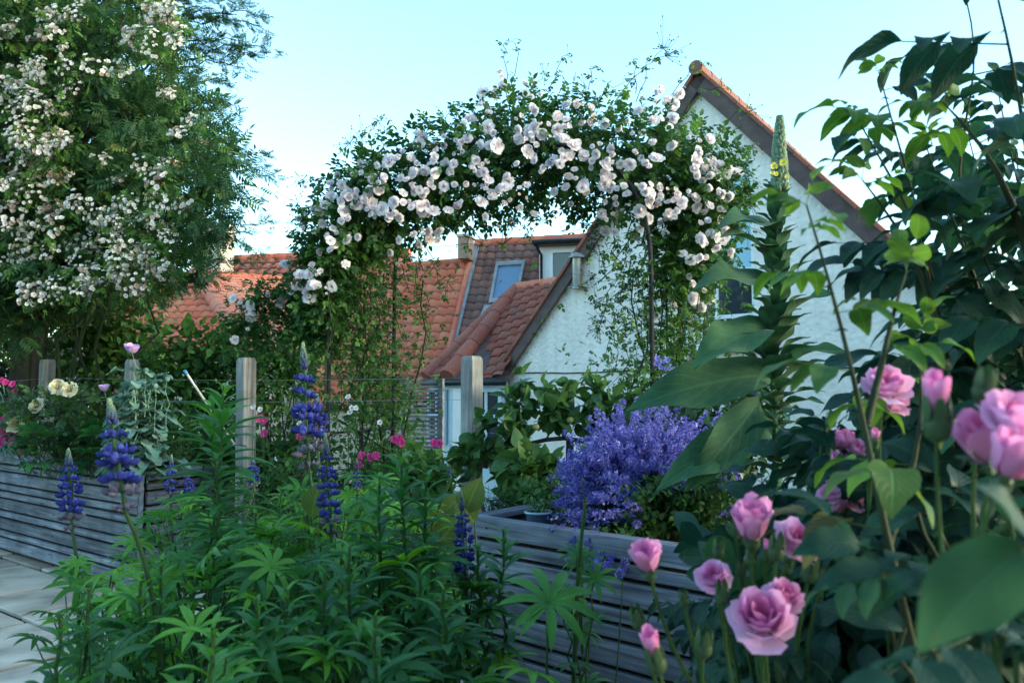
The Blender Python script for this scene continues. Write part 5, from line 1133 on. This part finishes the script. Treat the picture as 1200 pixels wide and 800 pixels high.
lupin(395, 590, 2.05, 'lupin with a dense blue spike just right of the tall spaced one', [(388, 625, 381, 508, 2.05, 32, 9, (395, 680, 2.05))], 32, .25)
lupin(545, 670, 1.85, 'lupin with a slim blue spike against the dark planter slats', [(546, 688, 540, 574, 1.85, 30, 10, (552, 760, 1.85))], 20, .18)
lupin(215, 585, 2.7, 'pair of small blue lupin spikes before the planter corner', [(200, 585, 201, 533, 2.8, 18, 8), (222, 585, 220, 552, 2.8, 16, 7), (298, 575, 296, 535, 2.9, 18, 6)], 40, .3, tint=.7)
lupin(420, 560, 2.6, 'lupin with one small green tipped budding spike', [(419, 580, 418, 537, 2.55, 12, 7), (528, 560, 527, 545, 2.4, 8, 3)], 34, .3, tint=.6)
lupin(295, 620, 2.1, 'leafy lupin clump without flowers below the split post', (), 44, .3, tint=.55)
lupin(150, 700, 1.65, 'lupin clump of long dark leaflets over the paving edge', (), 26, .2, tint=.3)
lupin(350, 650, 1.7, 'dark lupin clump without flowers in the middle of the border', (), 44, .28, tint=.25)
lupin(455, 640, 1.75, 'bushy dark lupin clump under the dense blue spike', (), 40, .26, tint=.3)
lupin(260, 745, 1.3, 'lupin clump at the bottom edge left of centre', (), 30, .22, tint=.25)
lupin(400, 735, 1.35, 'shaded lupin clump at the bottom edge near the centre', (), 34, .22, tint=.2)
lupin(510, 740, 1.55, 'shaded lupin clump beside the slim blue spike', (), 30, .2, tint=.2)
lupin(480, 590, 2.4, 'pale green lupin clump left of the planter end', (), 36, .26, tint=.6)
lupin(340, 600, 2.5, 'small lupin clump between the split post and the tall spike', (), 34, .26, tint=.6)
lupin(105, 760, 1.35, 'lupin clump in the bottom left corner above the slabs', (), 18, .16, tint=.2)
tL = lupin(640, 700, 1.5, 'lupin seedling with one large open leaf low before the dark slats', (), 3, .05, .5, tint=.4, s=.11)
lupin(683, 640, 1.95, 'thin leggy lupin with wilted lower leaves in front of the dark slats', [(686, 592, 683, 560, 1.95, 12, 5, (668, 700, 1.95))], 9, .07, .35, tint=.45, s=.07)

# ---- tall leafy stems (narrow leaves spiralling up)
def leafy(tops, label, n_w=.055, s=.12, tint=.4, gz=0):
    c = P(*tops[0]); t = thing('leafy_bellflower', (c[0], c[1], gz), label, 'tall perennial', 'tall leafy stems in the front border'); st = MB(); lf = MB(); T1 = leaf_t(.115, 8, 1, .4, .5, .85, teeth=.08); k = 0
    for tp_ in tops:
        q = P(*tp_); b = V3(c[0] + (q[0] - c[0]) * .6, c[1] + (q[1] - c[1]) * .6, gz); p = wig(b, q, 24, .012); st.tube(p, np.linspace(.006, .003, 24), 6)
        zs = np.arange(gz + .12, q[2], .0095)
        for z in zs:
            f = (z - gz) / (q[2] - gz); o = np.array([np.interp(z, p[:, 2], p[:, j]) for j in range(3)]); a = k * 2.4 + rr.uniform(-.25, .25); k += 1
            near = (q[2] - z); ln = s * min(1, .35 + near / .16) * rr.uniform(.75, 1.15); el = .15 + 1.1 * max(0, 1 - near / .2)
            lf.inst(T1, o, V3(math.cos(a), math.sin(a), el + .35), UP, ln, min(1, max(0, tint + .55 * max(0, 1 - near / .12) + rr.gauss(0, .12))))
    st.build('stem', lstem, t); lf.build('leaves', M['lance_leaf'], t)
leafy([(262, 452, 1.95), (250, 470, 2.05)], 'tall leafy stem standing before the split post', s=.14, tint=.6)
leafy([(470, 528, 1.75), (445, 560, 1.85), (500, 555, 1.8)], 'tall leafy stems in the centre with drooping narrow leaves', s=.115)
leafy([(410, 640, 1.5), (380, 670, 1.45)], 'dark leafy stems at the lower centre', s=.11, tint=.25)
leafy([(250, 735, 1.1)], 'bright leafy shoot seen from above at the bottom edge', s=.095, tint=.6)
leafy([(70, 720, 1.35), (105, 690, 1.4)], 'leafy shoots with fine pointed leaves in the bottom left', s=.08, tint=.35)
leafy([(590, 620, 1.9), (560, 640, 1.85)], 'leafy stems right beside the slim blue lupin spike', s=.11, tint=.3)
leafy([(330, 575, 2.3), (300, 600, 2.2), (205, 640, 1.9)], 'group of leafy shoots left of the dense blue lupin', s=.1, tint=.4)
leafy([(440, 720, 1.2)], 'short leafy shoot at the bottom centre', s=.085, tint=.35)
leafy([(335, 690, 1.4), (300, 700, 1.35)], 'shaded leafy stems left of the lower centre', s=.1, tint=.45)
leafy([(520, 690, 1.5), (490, 660, 1.6)], 'leafy stems leaning towards the slim lupin spike from the left', s=.105, tint=.4)
leafy([(165, 680, 1.55), (190, 655, 1.6)], 'bright leafy shoots at the foot of the leaning lupin', s=.1, tint=.55)
# broad paddle leaves here and there
t = thing('broad_leaved_dock', P(540, 600, 2.9) * V3(1, 1, 0), 'few broad yellow green paddle leaves at the left end of the dark planter', 'broad leaved plant'); st = MB(); lf = MB(); TB = leaf_t(.36, 8, 2, .12, .25, .8)
for (x, y, d, a, s_) in ((545, 600, 2.7, .4, .13), (556, 612, 2.7, -.6, .11), (365, 605, 2.2, .2, .10), (530, 630, 2.5, -1, .12), (510, 640, 2.4, .8, .12), (520, 600, 2.8, 2, .1)):
    q = P(x, y, d); st.tube(wig(q * V3(1, 1, 0) + V3(.05, 0, 0), q, 6, .01), .003, 5); lf.inst(TB, q, V3(math.sin(a), -.2, .9), V3(0, -1, .3), s_, .9)
st.build('stem', lstem, t); lf.build('leaves', M['young_leaf'], t)

# ---- right hand side: tall large-leaved climbing rose canes
def lfl(W_, segs=17): return leaf_t(W_ * .86, segs, 2, .24, .55, .80, teeth=.022, wave=.12)
T_BIG5 = pinnate(lfl(.30), 2, 1.0, .72, 1.15, .012, .35, .3); T_BIG3 = pinnate(lfl(.31), 1, .8, .8, 1.1, .012, .3, .5)
def canes(name, label, cat, paths, s, mt_new, group=None, r0=.006, every=.055, base=None, tint=.4, younglen=.13, dens=1):
    q = P(*paths[0][0]) if base is None else base
    t = thing(name, (q[0], q[1], 0), label, cat, group); st = MB(); lf = MB(); yl = MB()
    for pth in paths:
        pts = np.array([P(*w) for w in pth]); seg = np.linalg.norm(np.diff(pts, axis=0), axis=1); L_ = seg.sum(); cs = np.r_[0, np.cumsum(seg)]; u = np.linspace(0, L_, max(8, int(L_ / .05)))
        sm_ = np.stack([np.interp(u, cs, pts[:, j]) for j in range(3)], 1)
        for _ in range(3): sm_[1:-1] = (sm_[:-2] + sm_[1:-1] * 2 + sm_[2:]) / 4
        st.tube(sm_, np.linspace(r0, .0012, len(sm_)), 7)
        for th_ in range(int(L_ / .05)):
            o = sm_[rr.randrange(len(sm_) - 1)]; a = rr.uniform(0, 6.28); st.tube([o, o + V3(math.cos(a), math.sin(a), -.4) * .009], [.0018, .0003], 4, cap=False)
        v = .1; k = 0
        while v < L_:
            o = np.array([np.interp(v, u, sm_[:, j]) for j in range(3)]); i = min(len(sm_) - 2, int(v / L_ * (len(sm_) - 1))); tg_ = nrm(sm_[i + 1] - sm_[i]); a = k * 2.5 + rr.uniform(-.5, .5); sd_ = nrm(V3(math.cos(a), math.sin(a), .1)); k += 1
            end = L_ - v; yg = end < younglen; sz = s * (rr.uniform(.75, 1.1) if not yg else (.45 + .55 * end / younglen) * rr.uniform(.8, 1.05))
            (yl if yg and rr.random() < .7 else lf).inst(T_BIG5 if rr.random() < .7 else T_BIG3, o, nrm(sd_ + tg_ * .4 - UP * .15), UP + rng.normal(size=3) * .25 - tg_ * .1 + V3(0, -.25, 0), sz, min(1, max(0, tint + rr.gauss(0, .2))))
            v += every * rr.uniform(.7, 1.3) * (.6 if yg else 1)
        for _ in range(3): yl.inst(T_BIG3, sm_[-1], nrm(tg_ + rng.normal(size=3) * .5), UP + rng.normal(size=3) * .4 + V3(0, -.4, 0), s * rr.uniform(.25, .42), .8)
    st.build('cane', M['cane'], t); lf.build('leaves', M['big_leaf'], t); yl.build('young_leaves', mt_new, t); return t
GR = 'tall rose canes at the right'
canes('shrub_rose', 'branched rose cane with soft yellow green tip nearest the camera in front of the mullein', 'rose cane', [[(1080, 800, .84), (1040, 640, .86), (1008, 470, .9), (978, 350, .93), (964, 300, .95), (945, 240, .97)], [(1015, 500, .9), (1035, 420, .92), (1050, 350, .94), (1062, 318, .95)], [(1040, 640, .9), (1075, 540, 1.0), (1085, 460, 1.05), (1075, 400, 1.1)]], .125, M['young_leaf'], GR, .0055, .10, tint=.7, younglen=.5)
canes('shrub_rose', 'upright rose canes with bronze drooping shoot tips against the sky', 'rose cane', [[(1150, 800, 1.25), (1100, 400, 1.35), (1075, 240, 1.4), (1050, 160, 1.42), (1030, 85, 1.45)], [(1110, 450, 1.4), (1090, 290, 1.45), (1040, 200, 1.45), (1005, 140, 1.45)], [(1110, 420, 1.35), (1070, 290, 1.35), (1030, 235, 1.35), (1010, 210, 1.35)]], .14, M['young_leaf'], GR, .006, .095, tint=.5)
canes('shrub_rose', 'stout rose cane rising out of the frame in the top right corner', 'rose cane', [[(1260, 800, 1.2), (1225, 400, 1.2), (1205, 180, 1.2), (1185, 60, 1.2), (1160, -40, 1.2)], [(1220, 350, 1.25), (1185, 220, 1.25), (1140, 150, 1.25), (1105, 120, 1.3)]], .155, M['young_leaf'], GR, .009, .08, tint=.35)
canes('shrub_rose', 'slender rose cane beside the stout one with its tip above the frame', 'rose cane', [[(1200, 700, 1.55), (1150, 420, 1.6), (1120, 200, 1.6), (1148, 60, 1.6), (1125, -30, 1.6)], [(1170, 420, 1.55), (1135, 300, 1.5), (1100, 220, 1.5), (1085, 170, 1.5)]], .15, M['young_leaf'], GR, .006, .09, tint=.5)
canes('shrub_rose', 'dense dark rose growth filling the right edge of the picture', 'rose cane', [[(1250, 800, 1.5), (1240, 500, 1.5), (1210, 300, 1.5), (1190, 180, 1.5)], [(1230, 800, 1.7), (1190, 520, 1.7), (1140, 400, 1.7), (1120, 330, 1.7)], [(1260, 700, 1.4), (1210, 450, 1.4), (1170, 350, 1.4), (1150, 290, 1.4)], [(1200, 800, 1.8), (1120, 600, 1.8), (1090, 500, 1.8), (1070, 430, 1.8)], [(1270, 500, 1.3), (1250, 300, 1.3), (1230, 200, 1.3)], [(1230, 700, 1.9), (1200, 420, 1.9), (1160, 260, 1.9), (1135, 160, 1.9)], [(1270, 650, 1.7), (1240, 350, 1.7), (1195, 230, 1.7), (1170, 110, 1.7)], [(1200, 650, 2.1), (1150, 400, 2.1), (1110, 300, 2.1), (1090, 240, 2.1)]], .15, M['big_leaf'], GR, .008, .05, tint=.3)

# ---- pink roses in the bottom right
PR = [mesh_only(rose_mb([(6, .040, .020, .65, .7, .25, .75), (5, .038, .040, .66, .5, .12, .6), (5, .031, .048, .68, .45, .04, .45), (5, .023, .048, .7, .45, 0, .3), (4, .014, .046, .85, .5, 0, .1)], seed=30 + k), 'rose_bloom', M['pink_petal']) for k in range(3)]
PC = [mesh_only(rose_mb([(5, .024, .050, .72, .38, .10, .35), (5, .020, .052, .75, .38, .02, .25), (4, .013, .052, .9, .4, 0, .05)], seed=40 + k), 'half_open_bloom', M['pink_petal']) for k in range(2)]
def bud_mesh(open_):
    mb = MB(); mb.inst(ell_t(.46, .56, .46, 10, 7), V3(0, 0, .010), UP, V3(1, 0, 0), .027, .5)
    for i in range(5):
        a = i * 2 * PI / 5; o = V3(math.cos(a), math.sin(a), 0); mb.inst(leaf_t(.2, 6, 1, .3, -.25 if not open_ else .3), V3(0, 0, .012) + o * .011, o * (.15 if not open_ else .7) + UP * .9, -o, .030, .7)
    return mb
BD = mesh_only(bud_mesh(False), 'rose_bud', M['bud_green']); BO = mesh_only(bud_mesh(True), 'rose_hip_calyx', M['bud_green'])
tipm = mesh_only(rose_mb([(4, .011, .034, .9, .35, 0, .2), (3, .007, .036, 1.1, .35, 0, .05)], seed=50), 'petal_tip', M['pink_petal'])
def pink_rose(label, blooms, foot, leaves_n, s=.07, tint=.4, cols=T_BIG5, spread=(.2, .2, .3), cen=None):
    f = P(*foot) * V3(1, 1, 0); t = thing('pink_rose', f, label, 'rose bush', 'pink garden roses at the right'); st = MB(); lf = MB(); cal = MB()
    for (x, y, d, kind, sz, lean) in blooms:
        q = P(x, y, d); b = P(foot[0] + (x - foot[0]) * .55 + rr.uniform(-15, 15), max(y + 200, 760), d + rr.uniform(.0, .08)); mid = (b + q) / 2 + V3(-lean * .3, 0, 0) * .1
        axd = nrm(V3(lean, -.35, 1)); e = q - axd * .03 * sz; tt = np.linspace(0, 1, 12)[:, None]; p1 = e - axd * .12; cv = (1 - tt) ** 2 * b + 2 * tt * (1 - tt) * p1 + tt ** 2 * e
        st.tube(np.vstack([b * V3(1, 1, 0), cv]), np.r_[.0032, np.linspace(.003, .002, 12)] * (.75 if foot[2] < .7 else 1), 7)
        if kind == 'open':
            o = place('rose_bloom', PR[int(x) % 3], t, e + axd * .006, nrm(V3(lean, -.65, .8)), sz * .66); place('calyx', BO, t, e - axd * .012, axd, .6)
        elif kind == 'half':
            place('rose_bloom', PC[int(x) % 2], t, e, axd, sz * .8); place('calyx', BO, t, e - axd * .012, axd, .7 * sz)
        elif kind == 'bud': place('rose_bud', BD, t, e, axd, sz * .75)
        else:
            o = place('rose_bud', BD, t, e, axd, sz * .75); place('petal_tip', tipm, t, e + axd * .014 * sz, axd, sz * .8)
        if rr.random() < .5: k = 2; lf.inst(cols, cv[rng.integers(1, 4, k)], rdir(k) * V3(1, 1, .2), UP + rng.normal(size=(k, 3)) * .3, s * .7 * (.7 + .5 * rng.random(k)), tint)
    c = P(*cen) if cen else P(foot[0], foot[1] - 80, foot[2]); leafcloud(lf, cols, c, spread, leaves_n, s, .8, .15, .1, tint=tint)
    for k in range(8): st.tube(wig(f + rng.normal(size=3) * .05 * V3(1, 1, 0), c + rng.normal(size=3) * np.array(spread) * .6, 9, .02), np.linspace(.004, .0008, 9) * (.6 if foot[2] < .7 else 1), 6)
    st.build('cane', M['stem_green'], t); lf.build('leaves', M['rose_leaf'] if 0 else M['big_leaf'], t); return t
pink_rose('pink rose spray with five blooms and green buds before the dark slats', [(881, 600, .92, 'half', 1.15, -.1), (938, 622, .95, 'open', 1.0, .3), (756, 645, .9, 'half', .85, -.25), (834, 668, .98, 'open', .75, -.35), (890, 705, .88, 'open', 1.25, -.2), (763, 752, .85, 'tip', 1.2, -.3), (744, 710, .92, 'bud', .95, -.25), (843, 630, 1.0, 'bud', .85, 0), (912, 625, .9, 'bud', 1.05, .0), (826, 735, .85, 'bud', 1.1, .0), (953, 650, .92, 'bud', 1.1, .1), (880, 640, .96, 'bud', .8, -.1), (868, 655, 1.0, 'bud', .75, -.1), (900, 640, 1.0, 'tip', .7, 0), (860, 610, 1.0, 'bud', .75, -.2), (925, 650, .98, 'bud', .85, .1), (800, 690, .95, 'bud', .7, -.2), (846, 680, .9, 'bud', .9, -.1), (970, 665, .95, 'bud', .8, .2), (920, 690, .9, 'open', .8, .3), (980, 620, 1.05, 'bud', .8, .1)],
          (930, 790, .95), 75, .08, .4, T_BIG5, (.2, .12, .12), (970, 760, 1.2))
pink_rose('pink roses largest and most out of focus at the right edge', [(1152, 500, .62, 'half', 1.1, -.5), (1192, 475, .6, 'open', .9, .2), (1196, 520, .56, 'half', .9, .3), (1098, 460, .62, 'tip', 1.25, -.15), (1158, 430, .62, 'bud', .95, 0)], (1190, 790, .62), 9, .075, .4, T_BIG5, (.1, .1, .08), (1180, 740, .62))
pink_rose('paler pink rose half hidden behind the tall cane', [(1038, 440, 1.05, 'open', 1.05, .0), (1048, 462, 1.08, 'open', .85, .4), (1026, 510, 1.05, 'tip', .7, 0)], (1060, 700, 1.3), 70, .08, .3, T_BIG5, (.2, .2, .22), (1060, 590, 1.4))
pink_rose('cluster of small lilac pink roses beyond the front sprays', [(985, 535, 1.22, 'half', .8, .3), (975, 550, 1.22, 'open', .65, -.2), (990, 510, 1.22, 'half', .75, 0), (970, 575, 1.2, 'open', .6, -.3), (983, 585, 1.2, 'half', .75, .2), (998, 580, 1.22, 'open', .7, .3), (1003, 520, 1.22, 'open', .6, .3), (965, 500, 1.22, 'bud', .9, 0), (975, 480, 1.22, 'bud', .9, 0), (995, 560, 1.22, 'open', .6, 0), (978, 520, 1.22, 'tip', .8, 0)], (1000, 760, 1.25), 130, .08, .25, T_BIG5, (.24, .2, .24), (1010, 680, 1.5))
# ---- rose foliage filling the lower right
t = thing('rose_thicket', P(1110, 720, 1.25) * V3(1, 1, 0), 'thick dark rose foliage with broad ovate leaflets in the lower right corner', 'rose bush', None); lf = MB(); st = MB()
for (x, y, d, rx, n) in ((1050, 700, 1.15, .14, 60), (1140, 640, 1.2, .15, 60), (1120, 760, 1.05, .14, 60), (1180, 600, 1.35, .18, 60), (1010, 770, 1.3, .15, 60), (1190, 720, 1.0, .12, 40), (1080, 560, 1.5, .18, 70), (1040, 640, 1.7, .2, 80), (1150, 480, 1.6, .2, 70), (960, 720, 1.6, .2, 70), (900, 760, 1.7, .2, 60)):
    c = P(x, y, d); leafcloud(lf, T_BIG5, c, (rx, rx, rx), n, .085, .9, .1, .1, tint=rr.uniform(.1, .5)); st.tube(wig(c * V3(1, 1, 0), c, 8, .03), np.linspace(.006, .0008, 8), 6)
TBL = leaf_t(.28, 22, 3, .18, .3, .78, teeth=.02, wave=.1)
for (x, y, d, x2, y2, d2, tn) in ((1090, 690, .75, 975, 668, .78, .3), (1060, 735, .8, 965, 690, .82, .2), (1075, 600, .9, 1000, 615, .92, .25), (1010, 640, .9, 955, 620, .95, .3), (1100, 620, .95, 1030, 600, 1.0, .5)):
    a_, b_ = P(x, y, d), P(x2, y2, d2); lf.inst(TBL, a_, b_ - a_, V3(0, -.6, 1), np.linalg.norm(b_ - a_) * 1.05, tn); st.tube(wig(P(x + 40, y + 120, d), a_, 6, .01), .003, 5)
st.build('cane', M['cane'], t); lf.build('leaves', M['big_leaf'], t)
t = thing('close_rose_leaf_spray', P(1200, 640, .42) * V3(1, 1, 0), 'blurred bright green leaf spray closest to the camera at the right edge', 'rose cane'); lf = MB(); st = MB()
cv = np.array([P(1300, 1500, .5), P(1290, 900, .45), P(1250, 700, .43), P(1205, 640, .42)]); st.tube(np.vstack([cv[0] * V3(1, 1, 0), cv]), .003, 7)
for (x, y, x2, y2, tn) in ((1200, 640, 1078, 730, .8), (1205, 640, 1230, 735, .6), (1205, 635, 1180, 560, .5)):
    a_, b_ = P(x, y, .42), P(x2, y2, .40); lf.inst(TBL, a_, b_ - a_, V3(-.2, -.7, 1), np.linalg.norm(b_ - a_) * 1.05, tn)
st.build('cane', M['stem_green'], t); lf.build('leaves', M['big_leaf'], t)
# planting that carries on to the right and left of the picture
low('side_shrub', 'leafy shrub in the near planter behind the rose thicket', 'shrub', 1230, 560, 3.0, 110, 55, 1500, T_OVAL, .06, M['shrub_leaf'], .74)
low('side_shrub', 'tall dark shrub standing beyond the right end of the near planter', 'shrub', 1500, 470, 4.2, 260, 120, 4000, T_OVAL, .07, M['dark_leaf'], 0)
low('side_shrub', 'tall dark shrub standing left of the rowan tree', 'shrub', -330, 380, 8.5, 220, 110, 4000, T_OVAL, .09, M['dark_leaf'], 0)
# ================================================================== LIGHT AND CAMERA
W = bpy.data.worlds.new('World'); S.world = W; W.use_nodes = True
nt = W.node_tree; bg = nt.nodes['Background']; sk = nt.nodes.new('ShaderNodeTexSky'); sk.sky_type = 'NISHITA'; sk.sun_disc = False
SUN_EL = 9.0; sd = nrm(V3(.93, -.25, 0)); SUN_AZ = math.atan2(sd[0], sd[1])      # compass angle from +Y, clockwise
sk.sun_elevation = math.radians(SUN_EL); sk.sun_rotation = SUN_AZ
sk.air_density = 1.0; sk.dust_density = 1.2; sk.ozone_density = 1.5
mul = nt.nodes.new('ShaderNodeMix'); mul.data_type = 'RGBA'; mul.blend_type = 'MULTIPLY'; mul.inputs[0].default_value = 1; mul.inputs[7].default_value = (*SKY_TINT, 1)
nt.links.new(sk.outputs[0], mul.inputs[6]); nt.links.new(mul.outputs[2], bg.inputs[0]); bg.inputs[1].default_value = SKY_STRENGTH
sl = bpy.data.lights.new('sun', 'SUN'); sl.energy = SUN_STRENGTH; sl.angle = math.radians(12); sl.color = (1, .92, .84)
so = bpy.data.objects.new('sun', sl); COL.objects.link(so)
dv = Vector((sd[0] * math.cos(math.radians(SUN_EL)), sd[1] * math.cos(math.radians(SUN_EL)), math.sin(math.radians(SUN_EL))))
so.rotation_euler = dv.to_track_quat('Z', 'Y').to_euler(); so.location = (8, -4, 9)
cam = bpy.data.cameras.new('camera'); co = bpy.data.objects.new('camera', cam); COL.objects.link(co); S.camera = co
co.location = (0, 0, H); co.rotation_euler = (math.radians(90) + PITCH, 0, 0)
cam.sensor_fit = 'HORIZONTAL'; cam.sensor_width = 23.6; cam.lens = 23.6 * F / 1200; cam.clip_end = 2000; cam.clip_start = .02
cam.dof.use_dof = True; cam.dof.focus_distance = 4.8; cam.dof.aperture_fstop = 4.5
S.view_settings.view_transform = 'Standard'; S.view_settings.look = 'None'; S.view_settings.gamma = 1; S.view_settings.exposure = EXPOSURE
S.render.engine = 'CYCLES'; S.cycles.max_bounces = 6; S.cycles.diffuse_bounces = 3; S.cycles.transmission_bounces = 4; S.cycles.use_denoising = True
